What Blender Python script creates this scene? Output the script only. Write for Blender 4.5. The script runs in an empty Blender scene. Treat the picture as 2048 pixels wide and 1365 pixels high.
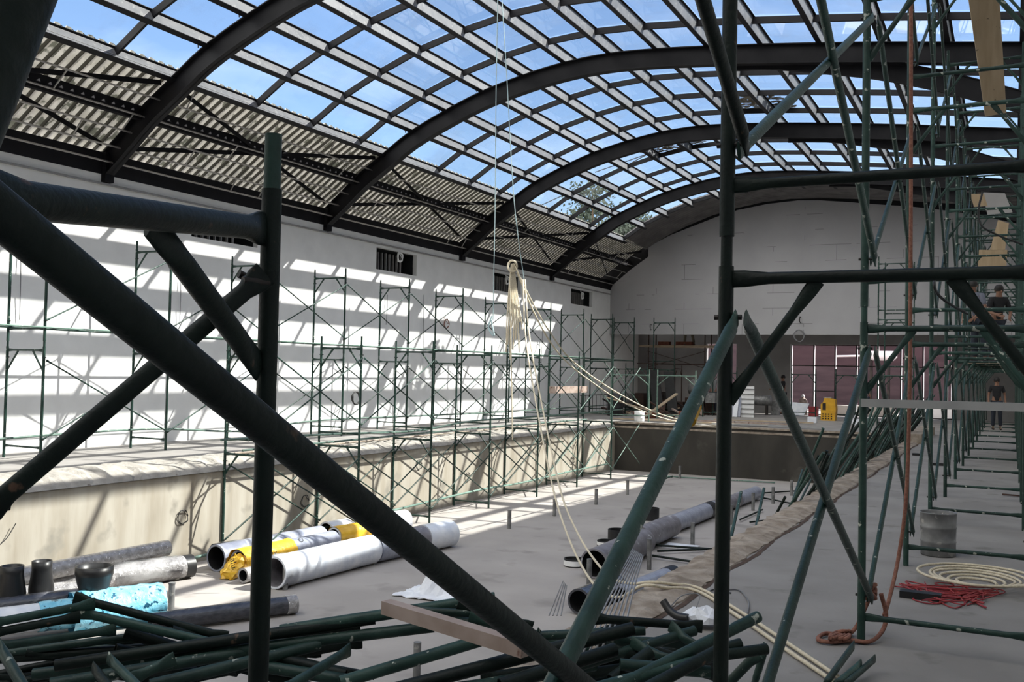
import bpy, math, random
import numpy as np
from mathutils import Vector, Matrix
random.seed(7)
S = bpy.context.scene
C = S.collection

# ------------------------------------------------------------------ camera
F_PX = 1966.0
YAW, PITCH, ROLL, EYE = 0.4703, 0.0307, 0.0207, 1.6
fw = np.array([-math.sin(YAW)*math.cos(PITCH), math.cos(YAW)*math.cos(PITCH), math.sin(PITCH)])
rt = np.cross(fw, [0, 0, 1]); rt /= np.linalg.norm(rt); up = np.cross(rt, fw)
_c, _s = math.cos(ROLL), math.sin(ROLL)
CR, CU = _c*rt+_s*up, -_s*rt+_c*up
cam = bpy.data.cameras.new('camera'); camo = bpy.data.objects.new('camera', cam); C.objects.link(camo)
cam.sensor_width = 36; cam.lens = F_PX/2048*36; cam.clip_start = 0.02; cam.clip_end = 600
camo.matrix_world = Matrix([[CR[0], CU[0], -fw[0], 0], [CR[1], CU[1], -fw[1], 0], [CR[2], CU[2], -fw[2], EYE], [0, 0, 0, 1]])
S.camera = camo

# ------------------------------------------------------------------ sky, sun, exposure
W = bpy.data.worlds.new('sky'); S.world = W; W.use_nodes = True
n = W.node_tree.nodes; l = W.node_tree.links; n.clear()
wo = n.new('ShaderNodeOutputWorld'); bg = n.new('ShaderNodeBackground'); sky = n.new('ShaderNodeTexSky')
sky.sky_type = 'NISHITA'; sky.sun_disc = False; sky.sun_elevation = math.radians(44.2)
sky.sun_rotation = math.atan2(1, 0.72); sky.altitude = 300; sky.air_density = 1.0; sky.dust_density = 0.6; sky.ozone_density = 2.2
tc = n.new('ShaderNodeTexCoord'); mp = n.new('ShaderNodeMapping'); mp.inputs['Scale'].default_value = (3, 3, 9)
nz = n.new('ShaderNodeTexNoise'); nz.inputs['Scale'].default_value = 2.2; nz.inputs['Detail'].default_value = 7
cr = n.new('ShaderNodeValToRGB'); cr.color_ramp.elements[0].position = .5; cr.color_ramp.elements[1].position = .85
cr.color_ramp.elements[1].color = (.2, .2, .2, 1)
mx = n.new('ShaderNodeMix'); mx.data_type = 'RGBA'; mx.inputs[7].default_value = (9, 9.3, 9.8, 1)
l.new(tc.outputs['Generated'], mp.inputs[0]); l.new(mp.outputs[0], nz.inputs[0]); l.new(nz.outputs['Fac'], cr.inputs[0])
l.new(cr.outputs[0], mx.inputs[0]); l.new(sky.outputs[0], mx.inputs[6]); sx = n.new('ShaderNodeSeparateXYZ'); l.new(tc.outputs['Generated'], sx.inputs[0])
mr = n.new('ShaderNodeMapRange'); mr.interpolation_type = 'SMOOTHSTEP'; mr.inputs[1].default_value = .12; mr.inputs[2].default_value = -.25   # bright cloud added behind the camera, out of view, as neutral fill light
l.new(sx.outputs[1], mr.inputs[0]); nz2 = n.new('ShaderNodeTexNoise'); nz2.inputs['Scale'].default_value = 3; nz2.inputs['Detail'].default_value = 6; l.new(tc.outputs['Generated'], nz2.inputs[0])
m2 = n.new('ShaderNodeMath'); m2.operation = 'MULTIPLY'; mr2 = n.new('ShaderNodeMapRange'); mr2.inputs[1].default_value = .35; mr2.inputs[2].default_value = .55; mr2.inputs[3].default_value = .55
l.new(nz2.outputs['Fac'], mr2.inputs[0]); l.new(mr.outputs[0], m2.inputs[0]); l.new(mr2.outputs[0], m2.inputs[1])
m3 = n.new('ShaderNodeMix'); m3.data_type = 'RGBA'; m3.inputs[7].default_value = (9.3, 9.0, 8.9, 1)
l.new(m2.outputs[0], m3.inputs[0]); tn = n.new('ShaderNodeMix'); tn.data_type = 'RGBA'; tn.blend_type = 'MULTIPLY'; tn.inputs[0].default_value = 1; tn.inputs[7].default_value = (.55, .56, .61, 1)
l.new(mx.outputs[2], tn.inputs[6]); l.new(tn.outputs[2], m3.inputs[6]); l.new(m3.outputs[2], bg.inputs[0])
bg.inputs[1].default_value = 0.27
l.new(bg.outputs[0], wo.inputs[0])
sl = bpy.data.lights.new('sun', 'SUN'); sl.energy = 7.6; sl.angle = math.radians(0.55); sl.color = (1, .965, .92)
so = bpy.data.objects.new('sun', sl); C.objects.link(so); so.location = (30, 20, 40)
SUN = Vector((-1, -0.72, -1.2)); so.rotation_euler = SUN.to_track_quat('-Z', 'Y').to_euler()
S.view_settings.view_transform = 'Standard'; S.view_settings.look = 'None'
S.view_settings.exposure = 0.66; S.view_settings.gamma = 1; S.view_settings.use_curve_mapping = False
S.cycles.use_denoising = True; S.cycles.max_bounces = 10; S.cycles.diffuse_bounces = 5
S.cycles.transparent_max_bounces = 24; S.cycles.caustics_reflective = False; S.cycles.caustics_refractive = False

# ------------------------------------------------------------------ measuring: where a sight line meets a plane of the place
def ray(x, y):
    return CR*((x-1024)/F_PX) + CU*(-(y-682.5)/F_PX) + fw
EP = np.array([0, 0, EYE])
def onz(x, y, z=0): d = ray(x, y); return Vector(EP+d*((z-EYE)/d[2]))
def onx(x, y, X): d = ray(x, y); return Vector(EP+d*(X/d[0]))
def ony(x, y, Y): d = ray(x, y); return Vector(EP+d*(Y/d[1]))
def far(x, y, D): return Vector(EP+ray(x, y)*D)

# ------------------------------------------------------------------ materials
def lin(c):
    return tuple(((v/255)/12.92 if v/255 <= .04045 else ((v/255+.055)/1.055)**2.4) for v in c)
def mat(name, a, b=None, rough=.7, metal=0, scale=4, detail=6, bump=0, bscale=30, spec=.4, c=None, cpos=.72, cw=.04,
        cscale=25, stretch=None, rnd=0, alpha=1, trans=0, objspace=True, coat=0):
    m = bpy.data.materials.new(name); m.use_nodes = True
    nt = m.node_tree; n = nt.nodes; l = nt.links; p = n['Principled BSDF']
    p.inputs['Roughness'].default_value = rough; p.inputs['Metallic'].default_value = metal
    p.inputs['Specular IOR Level'].default_value = spec; p.inputs['Alpha'].default_value = alpha
    p.inputs['Coat Weight'].default_value = coat
    tc = n.new('ShaderNodeTexCoord'); mp = n.new('ShaderNodeMapping'); l.new(tc.outputs['Object'], mp.inputs[0])
    if stretch: mp.inputs['Scale'].default_value = stretch
    nz = n.new('ShaderNodeTexNoise'); nz.inputs['Scale'].default_value = scale; nz.inputs['Detail'].default_value = detail
    l.new(mp.outputs[0], nz.inputs[0])
    r = n.new('ShaderNodeValToRGB'); r.color_ramp.elements[0].position = .35; r.color_ramp.elements[1].position = .65
    r.color_ramp.elements[0].color = (*a, 1); r.color_ramp.elements[1].color = (*(b or a), 1)
    l.new(nz.outputs['Fac'], r.inputs[0]); out = r.outputs[0]
    if c:
        n2 = n.new('ShaderNodeTexNoise'); n2.inputs['Scale'].default_value = cscale; n2.inputs['Detail'].default_value = 4
        l.new(tc.outputs['Object'], n2.inputs[0])
        r2 = n.new('ShaderNodeValToRGB'); r2.color_ramp.elements[0].position = cpos; r2.color_ramp.elements[1].position = cpos+cw
        l.new(n2.outputs['Fac'], r2.inputs[0])
        mx = n.new('ShaderNodeMix'); mx.data_type = 'RGBA'; l.new(r2.outputs[0], mx.inputs[0]); l.new(out, mx.inputs[6])
        mx.inputs[7].default_value = (*c, 1); out = mx.outputs[2]
    if rnd:
        oi = n.new('ShaderNodeObjectInfo'); hs = n.new('ShaderNodeHueSaturation'); mr = n.new('ShaderNodeMapRange')
        mr.inputs[3].default_value = 1-rnd; mr.inputs[4].default_value = 1+rnd
        l.new(oi.outputs['Random'], mr.inputs[0]); l.new(mr.outputs[0], hs.inputs['Value']); l.new(out, hs.inputs['Color']); out = hs.outputs[0]
    l.new(out, p.inputs['Base Color'])
    if bump:
        n3 = n.new('ShaderNodeTexNoise'); n3.inputs['Scale'].default_value = bscale; n3.inputs['Detail'].default_value = 5
        l.new(mp.outputs[0], n3.inputs[0]); bp = n.new('ShaderNodeBump'); bp.inputs['Strength'].default_value = bump
        bp.inputs['Distance'].default_value = .02; l.new(n3.outputs['Fac'], bp.inputs['Height']); l.new(bp.outputs[0], p.inputs['Normal'])
    return m
def srgb(*c): return lin(c)
M = {}
M['green'] = mat('green_paint', (.010, .029, .023), (.024, .054, .043), rough=.45, spec=.3, scale=9, c=(.34, .36, .31), cpos=.66, cw=.03, cscale=22, rnd=.3, bump=.15, bscale=60)
M['greenl'] = mat('pale_green_paint', (.085, .15, .122), (.13, .205, .17), rough=.5, scale=8, c=(.36, .38, .33), cpos=.62, cw=.05, cscale=26, rnd=.2)
M['greend'] = mat('dark_green_paint', (.0035, .0075, .006), (.007, .014, .0105), rough=.5, spec=.22, scale=7, c=(.10, .06, .04), cpos=.68, cw=.05, cscale=14, rnd=.2, bump=.15, bscale=60)
M['rust'] = mat('rusty_scaffold_paint', (.035, .018, .014), (.06, .03, .02), rough=.7, scale=9, rnd=.2)
M['bolt'] = mat('dark_bolt_steel', (.02, .02, .02), (.05, .04, .035), rough=.5, metal=.6)
M['steel'] = mat('dark_roof_steel', (.006, .006, .008), (.011, .0105, .013), rough=.6, scale=3, spec=.2)
M['purlin'] = mat('grey_purlin_paint', (.085, .088, .095), (.12, .12, .125), rough=.5, scale=5, c=(.16, .16, .16), cscale=9, cpos=.62)
M['furring'] = mat('galvanised_furring', (.30, .29, .28), (.38, .37, .36), rough=.4, metal=.5, scale=10)
M['sheet'] = mat('foam_backed_sheet', (.62, .585, .49), (.82, .78, .68), rough=.8, scale=3.5, c=(.2, .2, .15), cpos=.56, cw=.06, cscale=3.1, bump=.3, bscale=20)
M['wall'] = mat('white_wall_plaster', (.80, .80, .79), (.86, .86, .85), rough=.8, scale=2, bump=.06, bscale=40)
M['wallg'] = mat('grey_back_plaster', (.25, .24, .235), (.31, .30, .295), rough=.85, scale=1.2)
M['deck'] = mat('deck_concrete', (.215, .202, .192), (.275, .26, .247), rough=.85, scale=1.4, detail=9, bump=.12, bscale=25, c=(.17, .16, .148), cpos=.62, cw=.1, cscale=3)
M['poolf'] = mat('pool_floor_concrete', (.31, .285, .267), (.375, .345, .323), rough=.8, scale=.7, detail=10, bump=.06, bscale=20, c=(.25, .23, .213), cpos=.58, cw=.12, cscale=1.3)
M['poolw'] = mat('pool_wall_concrete', (.26, .23, .183), (.355, .33, .283), rough=.85, scale=2.2, detail=9, stretch=(1.6, 1.6, .25), bump=.1, bscale=12, c=(.21, .195, .165), cpos=.6, cw=.1, cscale=1.6)
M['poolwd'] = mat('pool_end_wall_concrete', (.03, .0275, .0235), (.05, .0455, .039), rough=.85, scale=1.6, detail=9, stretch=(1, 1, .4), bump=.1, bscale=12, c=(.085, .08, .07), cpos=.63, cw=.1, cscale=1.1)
M['curb'] = mat('rough_curb_concrete', (.20, .16, .125), (.36, .31, .26), rough=.95, scale=7, detail=9, bump=.9, bscale=18)
M['curbl'] = mat('broken_pale_concrete', (.26, .243, .217), (.35, .328, .297), rough=.95, scale=5, detail=9, bump=.9, bscale=16, c=(.16, .14, .12), cpos=.68, cw=.03, cscale=9)
M['black'] = mat('black_plastic', (.012, .012, .013), (.02, .02, .021), rough=.38, scale=5)
M['dkfilm'] = mat('dark_film_pipe', (.03, .032, .04), (.06, .062, .075), rough=.25, scale=16, stretch=(1, .3, 1), bump=.8, bscale=24, coat=.6)
M['grfilm'] = mat('grey_film_pipe', (.20, .19, .19), (.36, .35, .35), rough=.22, scale=12, bump=1, bscale=22, coat=.8, c=(.7, .7, .72), cpos=.64, cw=.04, cscale=30)
M['whfilm'] = mat('white_film_pipe', (.62, .66, .74), (.78, .80, .84), rough=.3, scale=5, bump=.35, bscale=14, coat=.4)
M['lgpipe'] = mat('light_grey_pipe', (.24, .26, .33), (.34, .36, .43), rough=.35, scale=6, bump=.4, bscale=16, coat=.3)
M['gypipe'] = mat('grey_lined_pipe', (.15, .14, .155), (.22, .21, .23), rough=.4, scale=6, bump=.3, bscale=16, c=(.42, .42, .44), cpos=.63, cw=.05, cscale=7)
M['blue'] = mat('blue_film', (.13, .48, .68), (.30, .66, .82), rough=.3, scale=9, c=(.015, .08, .14), cpos=.585, cw=.03, cscale=17, bump=.6, bscale=20, coat=.5)
M['yellow'] = mat('yellow_plastic_sleeve', (.72, .40, .02), (.85, .52, .04), rough=.35, scale=7, bump=.7, bscale=12, coat=.3)
M['paper'] = mat('white_plastic_sheet', (.66, .68, .74), (.78, .80, .84), rough=.4, scale=5, bump=.3)
M['rope'] = mat('pale_nylon_rope', (.52, .46, .34), (.68, .60, .46), rough=.7, scale=60)
M['roper'] = mat('brown_red_rope', (.17, .065, .045), (.26, .12, .08), rough=.8, scale=60)
M['red'] = mat('red_cable', (.24, .02, .03), (.36, .05, .05), rough=.5, scale=10)
M['bcord'] = mat('thin_blue_cord', (.45, .62, .66), (.60, .74, .76), rough=.6, scale=20)
M['cable'] = mat('black_cable', (.012, .012, .012), (.03, .03, .03), rough=.5)
M['greyc'] = mat('grey_cable', (.13, .13, .14), (.2, .2, .2), rough=.5)
M['wood'] = mat('pale_timber', (.33, .25, .17), (.44, .35, .25), rough=.7, scale=3, stretch=(1, 8, 8))
M['ply'] = mat('plywood_plank', (.32, .235, .14), (.40, .30, .19), rough=.75, scale=2.5, stretch=(6, 1, .6), c=(.14, .1, .06), cpos=.69, cw=.02, cscale=16)
M['timg'] = mat('weathered_tan_bar', (.26, .19, .155), (.38, .30, .26), rough=.6, scale=6, c=(.12, .05, .03), cpos=.64, cw=.05, cscale=9)
M['galv'] = mat('dull_galvanised', (.15, .15, .15), (.27, .27, .27), rough=.5, metal=.5, scale=7, c=(.36, .35, .33), cpos=.62, cscale=12)
M['bar'] = mat('grey_aluminium_bar', (.25, .25, .25), (.33, .33, .32), rough=.5, scale=4)
M['brick'] = mat('red_brown_brick', (.16, .05, .03), (.22, .08, .05), rough=.9, scale=10)
M['white'] = mat('white_paint', (.75, .75, .75), (.8, .8, .8), rough=.6)
M['mauve'] = mat('mauve_outside_wall', (.036, .021, .026), (.06, .036, .042), rough=.9, scale=1.6, stretch=(.4, 1, 2), detail=8)
M['ground'] = mat('outside_dust_ground', (.40, .36, .33), (.5, .46, .42), rough=.95, scale=1)
M['mach'] = mat('yellow_machine_paint', (.50, .26, .012), (.62, .34, .02), rough=.5, scale=4)
M['skin'] = mat('skin', (.20, .10, .065), (.26, .14, .09), rough=.6)
M['hair'] = mat('black_hair', (.008, .007, .006), (.015, .012, .01), rough=.6)
M['shirtd'] = mat('dark_shirt_cloth', (.012, .012, .014), (.02, .02, .022), rough=.9)
M['shirtg'] = mat('grey_shirt_cloth', (.13, .13, .14), (.2, .2, .2), rough=.9, scale=40)
M['shirtb'] = mat('faded_blue_shirt_cloth', (.10, .11, .14), (.15, .16, .2), rough=.9)
M['jeans'] = mat('dark_trouser_cloth', (.014, .017, .026), (.025, .03, .042), rough=.9)
M['khaki'] = mat('khaki_trouser_cloth', (.16, .14, .10), (.2, .18, .13), rough=.9)
M['bark'] = mat('tree_bark', (.08, .05, .03), (.12, .08, .05), rough=.9)
M['leaf'] = mat('tree_foliage', (.035, .052, .034), (.06, .078, .055), rough=.8, scale=1.5)

def glass_mat(name, tint, refl, rough=0.02, dirt=0):
    m = bpy.data.materials.new(name); m.use_nodes = True; nt = m.node_tree; n = nt.nodes; l = nt.links; n.clear()
    o = n.new('ShaderNodeOutputMaterial'); t = n.new('ShaderNodeBsdfTransparent'); g = n.new('ShaderNodeBsdfGlossy')
    t.inputs[0].default_value = (*tint, 1); g.inputs['Roughness'].default_value = rough
    mx = n.new('ShaderNodeMixShader'); lw = n.new('ShaderNodeLayerWeight'); lw.inputs[0].default_value = .12
    mm = n.new('ShaderNodeMath'); mm.operation = 'MULTIPLY'; mm.inputs[1].default_value = refl
    l.new(lw.outputs['Fresnel'], mm.inputs[0]); l.new(mm.outputs[0], mx.inputs[0]); l.new(t.outputs[0], mx.inputs[1]); l.new(g.outputs[0], mx.inputs[2])
    last = mx
    if dirt:
        d = n.new('ShaderNodeBsdfDiffuse'); d.inputs[0].default_value = (.7, .7, .7, 1)
        tc = n.new('ShaderNodeTexCoord'); nz = n.new('ShaderNodeTexNoise'); nz.inputs['Scale'].default_value = 1.3; nz.inputs['Detail'].default_value = 9
        l.new(tc.outputs['Object'], nz.inputs[0]); r = n.new('ShaderNodeValToRGB'); r.color_ramp.elements[0].position = .5; r.color_ramp.elements[1].position = .8
        r.color_ramp.elements[1].color = (dirt, dirt, dirt, 1); l.new(nz.outputs['Fac'], r.inputs[0])
        m2 = n.new('ShaderNodeMixShader'); l.new(r.outputs[0], m2.inputs[0]); l.new(mx.outputs[0], m2.inputs[1]); l.new(d.outputs[0], m2.inputs[2]); last = m2
    l.new(last.outputs[0], o.inputs[0]); return m
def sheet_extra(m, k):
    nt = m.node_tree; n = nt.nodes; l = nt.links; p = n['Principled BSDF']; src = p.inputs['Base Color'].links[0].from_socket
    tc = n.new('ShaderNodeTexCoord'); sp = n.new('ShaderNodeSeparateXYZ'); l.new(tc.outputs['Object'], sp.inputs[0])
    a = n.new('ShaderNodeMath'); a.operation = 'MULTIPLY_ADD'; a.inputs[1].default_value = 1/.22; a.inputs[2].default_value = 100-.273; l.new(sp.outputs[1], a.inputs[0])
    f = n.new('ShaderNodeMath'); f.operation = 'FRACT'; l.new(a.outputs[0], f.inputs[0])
    g = n.new('ShaderNodeMath'); g.operation = 'GREATER_THAN'; g.inputs[1].default_value = .80; l.new(f.outputs[0], g.inputs[0])  # dark stripe paints shade onto the groove sides that face the camera
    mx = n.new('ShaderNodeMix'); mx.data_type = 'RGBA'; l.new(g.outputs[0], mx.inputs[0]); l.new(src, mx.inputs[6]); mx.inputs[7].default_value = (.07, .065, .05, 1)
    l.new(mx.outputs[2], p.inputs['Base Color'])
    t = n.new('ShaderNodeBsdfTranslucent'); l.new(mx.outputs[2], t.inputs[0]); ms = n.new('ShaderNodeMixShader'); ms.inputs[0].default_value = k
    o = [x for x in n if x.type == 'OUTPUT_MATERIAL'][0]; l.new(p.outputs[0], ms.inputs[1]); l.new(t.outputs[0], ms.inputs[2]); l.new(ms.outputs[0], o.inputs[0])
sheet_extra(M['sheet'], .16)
M['glass'] = glass_mat('roof_glass', (.97, .985, .97), .3, dirt=.10)
M['wglass'] = glass_mat('window_glass', (.95, .9, .91), .8)
M['film'] = glass_mat('clear_film', (.85, .85, .86), 2.5, rough=.15, dirt=.5)

# gable wall: staggered boards with thin seams
def board_mat(name, a, seam, bw, bh, ms):
    m = mat(name, a, tuple(v*1.08 for v in a), rough=.85, scale=.9)
    nt = m.node_tree; n = nt.nodes; l = nt.links; p = n['Principled BSDF']
    src = p.inputs['Base Color'].links[0].from_socket
    tc = n.new('ShaderNodeTexCoord'); sp = n.new('ShaderNodeSeparateXYZ'); cb = n.new('ShaderNodeCombineXYZ')
    l.new(tc.outputs['Object'], sp.inputs[0]); l.new(sp.outputs[0], cb.inputs[0]); l.new(sp.outputs[2], cb.inputs[1])
    br = n.new('ShaderNodeTexBrick'); br.inputs['Scale'].default_value = 1; br.inputs['Brick Width'].default_value = bw
    br.inputs['Row Height'].default_value = bh; br.inputs['Mortar Size'].default_value = ms; br.inputs['Mortar Smooth'].default_value = 0
    l.new(cb.outputs[0], br.inputs[0])
    nz = n.new('ShaderNodeTexNoise'); nz.inputs['Scale'].default_value = .8; l.new(tc.outputs['Object'], nz.inputs[0])
    gt = n.new('ShaderNodeMath'); gt.operation = 'GREATER_THAN'; gt.inputs[1].default_value = .56; l.new(nz.outputs['Fac'], gt.inputs[0])
    mu = n.new('ShaderNodeMath'); mu.operation = 'MULTIPLY'; l.new(gt.outputs[0], mu.inputs[0]); l.new(br.outputs['Fac'], mu.inputs[1])
    mx = n.new('ShaderNodeMix'); mx.data_type = 'RGBA'; l.new(mu.outputs[0], mx.inputs[0]); l.new(src, mx.inputs[6]); mx.inputs[7].default_value = (*seam, 1)
    l.new(mx.outputs[2], p.inputs['Base Color']); return m
M['gable'] = board_mat('grey_gable_boards', (.355, .35, .36), (.18, .175, .178), 2.44, .62, .009)

# ------------------------------------------------------------------ mesh builder
class MB:
    def __init__(s): s.v = []; s.f = []; s.sm = []; s.mi = []
    def add(s, vs, fs, smooth=False, mi=0):
        b = len(s.v); s.v += [tuple(v) for v in vs]
        for q in fs: s.f.append([b+i for i in q]); s.sm.append(smooth); s.mi.append(mi)
        return s
    def box(s, a, b, mi=0):
        x0, y0, z0 = a; x1, y1, z1 = b
        return s.add([(x0,y0,z0),(x1,y0,z0),(x1,y1,z0),(x0,y1,z0),(x0,y0,z1),(x1,y0,z1),(x1,y1,z1),(x0,y1,z1)],
                     [(0,3,2,1),(4,5,6,7),(0,1,5,4),(1,2,6,5),(2,3,7,6),(3,0,4,7)], mi=mi)
    def beam(s, p, q, w, h, upv=(0,0,1), mi=0):
        p = Vector(p); q = Vector(q); d = (q-p).normalized(); u = Vector(upv)
        sd = d.cross(u)
        if sd.length < 1e-4: sd = d.cross(Vector((1,0,0)))
        sd.normalize(); u = sd.cross(d)
        vs = [e+sd*a*w/2+u*b*h/2 for e in (p, q) for a, b in ((-1,-1),(1,-1),(1,1),(-1,1))]
        return s.add(vs, [(0,1,2,3),(7,6,5,4),(0,4,5,1),(1,5,6,2),(2,6,7,3),(3,7,4,0)], mi=mi)
    def loft(s, secs, closed=True, smooth=True, caps=True, mi=0):
        k = len(secs[0]); vs = [v for c in secs for v in c]; fs = []
        for i in range(len(secs)-1):
            for j in range(k if closed else k-1):
                a = i*k+j; b = i*k+(j+1) % k; fs.append((a, b, b+k, a+k))
        s.add(vs, fs, smooth, mi)
        if caps: s.add(secs[0], [tuple(range(k))[::-1]], False, mi); s.add(secs[-1], [tuple(range(k))], False, mi)
        return s
    def sweep(s, pts, r, n=8, caps=True, mi=0, sq=None):
        pts = [Vector(p) for p in pts]; N = len(pts); secs = []
        rr = r if isinstance(r, (list, tuple)) else [r]*N
        d0 = (pts[1]-pts[0]).normalized(); u = d0.orthogonal().normalized()
        if abs(d0.z) < .9: u = Vector((0,0,1)); u = (u-d0*u.dot(d0)).normalized()
        for i, p in enumerate(pts):
            d = (pts[min(i+1, N-1)]-pts[max(i-1, 0)]).normalized()
            u = (u-d*u.dot(d)).normalized(); w = d.cross(u)
            a, b = (1, 1) if sq is None else sq[i]
            secs.append([p+(w*math.cos(t)*a+u*math.sin(t)*b)*rr[i] for t in [2*math.pi*j/n for j in range(n)]])
        return s.loft(secs, caps=caps, mi=mi)
    def tube(s, p, q, r, n=10, mi=0): return s.sweep([p, q], r, n, mi=mi)
    def flat(s, p, q, r, n=10, fl=.09, mi=0):   # tube with both ends hammered flat
        p = Vector(p); q = Vector(q); L = (q-p).length; d = (q-p)/L; t = [0, fl*.5, fl*1.3, L-fl*1.3, L-fl*.5, L]
        return s.sweep([p+d*x for x in t], r, n, sq=[(.3,1.5),(.35,1.45),(1,1),(1,1),(.35,1.45),(.3,1.5)], mi=mi)
    def pipe(s, p, q, ro, ri, n=24, mi=0, mi2=None):
        p = Vector(p); q = Vector(q); d = (q-p).normalized(); u = d.orthogonal().normalized(); w = d.cross(u)
        def ring(e, r): return [e+(u*math.cos(2*math.pi*j/n)+w*math.sin(2*math.pi*j/n))*r for j in range(n)]
        s.loft([ring(p, ro), ring(q, ro)], caps=False, mi=mi)
        s.loft([ring(q, ri), ring(p, ri)], caps=False, mi=mi if mi2 is None else mi2)
        s.loft([ring(p, ri), ring(p, ro)], caps=False, smooth=False, mi=mi); s.loft([ring(q, ro), ring(q, ri)], caps=False, smooth=False, mi=mi)
        return s
    def lathe(s, prof, n=28, o=(0,0,0), mi=0):
        secs = [[(o[0]+r*math.cos(2*math.pi*j/n), o[1]+r*math.sin(2*math.pi*j/n), o[2]+z) for j in range(n)] for r, z in prof]
        return s.loft(secs, caps=False, mi=mi)
    def prism(s, poly, ax, a, b, mi=0):   # poly in the two other axes
        def P(u, v, t): return {'x': (t, u, v), 'y': (u, t, v), 'z': (u, v, t)}[ax]
        k = len(poly); vs = [P(u, v, a) for u, v in poly]+[P(u, v, b) for u, v in poly]
        return s.add(vs, [tuple(range(k)), tuple(range(k, 2*k))[::-1]]+[(i, (i+1) % k, (i+1) % k+k, i+k) for i in range(k)], mi=mi)
    def mesh(s, name):
        me = bpy.data.meshes.new(name); me.from_pydata(s.v, [], s.f)
        me.polygons.foreach_set('use_smooth', s.sm); me.polygons.foreach_set('material_index', s.mi); me.update(); return me

def part(name, mb, m, parent=None, label=None, kind=None):
    me = mb.mesh(name)
    for x in (m if isinstance(m, (list, tuple)) else [m]): me.materials.append(M[x] if isinstance(x, str) else x)
    o = bpy.data.objects.new(name, me); C.objects.link(o); o.parent = parent
    if label: o['label'] = label
    if kind: o['kind'] = kind
    return o
def tag(o, label, cat, group=None, kind=None):
    o['label'] = label; o['category'] = cat
    if group: o['group'] = group
    if kind: o['kind'] = kind
    return o
def thing(name, label, cat, loc=(0,0,0), rz=0, group=None):
    o = bpy.data.objects.new(name, None); C.objects.link(o); o.location = loc; o.rotation_euler = (0, 0, rz); o.empty_display_size = .1
    return tag(o, label, cat, group)
def solid(name, mb, m, label, cat, group=None, kind=None): return tag(part(name, mb, m), label, cat, group, kind)
def struct(name, mb, m): o = part(name, mb, m); o['kind'] = 'structure'; return o
def dup(root, loc, label, rz=None, group=None):
    r = root.copy(); C.objects.link(r); r.location = loc; r['label'] = label
    if rz is not None: r.rotation_euler = (0, 0, rz)
    if group: r['group'] = group
    for ch in list(root.children):
        c = ch.copy(); C.objects.link(c); c.parent = r
        for g in list(ch.children):
            d = g.copy(); C.objects.link(d); d.parent = c
    return r
def smooth(pts, k=6):
    P = [Vector(p) for p in pts]; P = [P[0]*2-P[1]]+P+[P[-1]*2-P[-2]]; out = []
    for i in range(1, len(P)-2):
        a, b, c, d = P[i-1:i+3]
        for j in range(k):
            t = j/k; out.append(.5*((2*b)+(c-a)*t+(2*a-5*b+4*c-d)*t*t+(3*b-a-3*c+d)*t**3))
    out.append(P[-2]); return out
ORD = ['nearest', 'second', 'third', 'fourth', 'fifth', 'sixth', 'seventh', 'eighth', 'ninth', 'tenth', 'eleventh', 'twelfth', 'thirteenth', 'fourteenth', 'fifteenth', 'sixteenth', 'seventeenth', 'eighteenth']

# ------------------------------------------------------------------ the hall
XL, XR, YG, YB, ZP = -15.5, 0.55, 39.8, 43.5, -1.6
PX0, PX1, PY0, PY1 = -11.75, -2.40, 3.6, 30.8      # pool
prof = [(-13.9,7.05),(-13.05,7.58),(-12.1,8.0),(-11.1,8.36),(-10.05,8.62),(-8.98,8.80),(-7.88,8.87),(-6.8,8.83),(-5.67,8.74),(-4.55,8.63),(-3.39,8.50),(-2.23,8.36),(-1.06,8.20),(.2,8.03)]
def pz(x):
    for (a, b), (c, d) in zip(prof, prof[1:]):
        if a <= x <= c: return b+(d-b)*(x-a)/(c-a)
    return prof[0][1]+(x-prof[0][0])*.62 if x < prof[0][0] else prof[-1][1]-(x-prof[-1][0])*.14
# floors
fl = MB()
fl.box((PX1, -5, -.35), (XR, PY1, 0)); fl.box((XL-.3, -5, -.35), (-12.6, PY1, 0)); fl.box((-12.6, -5, -.35), (PX0, PY0, 0)); fl.box((PX0, -5, -.35), (PX1, PY0, 0)); fl.box((XL-.3, PY1+.002, -.35), (3, YB+.4, 0))
struct('floor', fl, 'deck')
struct('floor', MB().box((PX0-.3, PY0-.3, ZP-.3), (PX1+.3, PY1+.3, ZP)), 'poolf')
# pool walls
struct('wall_pool_left', MB().box((PX0-.9, PY0, ZP), (PX0, PY1, -.17)), 'poolw')
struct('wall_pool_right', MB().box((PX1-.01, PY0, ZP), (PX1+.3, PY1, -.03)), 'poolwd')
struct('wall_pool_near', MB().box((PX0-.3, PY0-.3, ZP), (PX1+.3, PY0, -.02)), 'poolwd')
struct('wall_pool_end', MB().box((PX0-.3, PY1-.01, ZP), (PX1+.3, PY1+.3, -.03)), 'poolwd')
for z, dy in ((-.17, .02), (-.03, .05)):
    struct('trim_1' if z < -.1 else 'trim_2', MB().box((PX0, PY1-dy, z-.03), (PX1, PY1+.05, z+.034)), 'curb')
# broken lip of the left deck
lip = MB(); ys = np.linspace(PY0, PY1, 260); rr = random.Random(3)
secs = []
for y in ys:
    w = -12.62+rr.uniform(-.05, .05)
    secs.append([(w-.1, y, -.03), (w, y, .02+rr.uniform(-.006, .012)), (-12.3+rr.uniform(-.04, .04), y, .015+rr.uniform(-.02, .02)), (-12.0+rr.uniform(-.05, .05), y, -.03+rr.uniform(-.03, .03)),
                 (-11.80+rr.uniform(-.03, .03), y, -.1+rr.uniform(-.02, .02)), (-11.72, y, -.16), (-12.0, y, -.2)])
secs = [q[::-1] for q in secs]; lip.loft(secs, smooth=False); struct('trim_3', lip, 'curbl')
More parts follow.
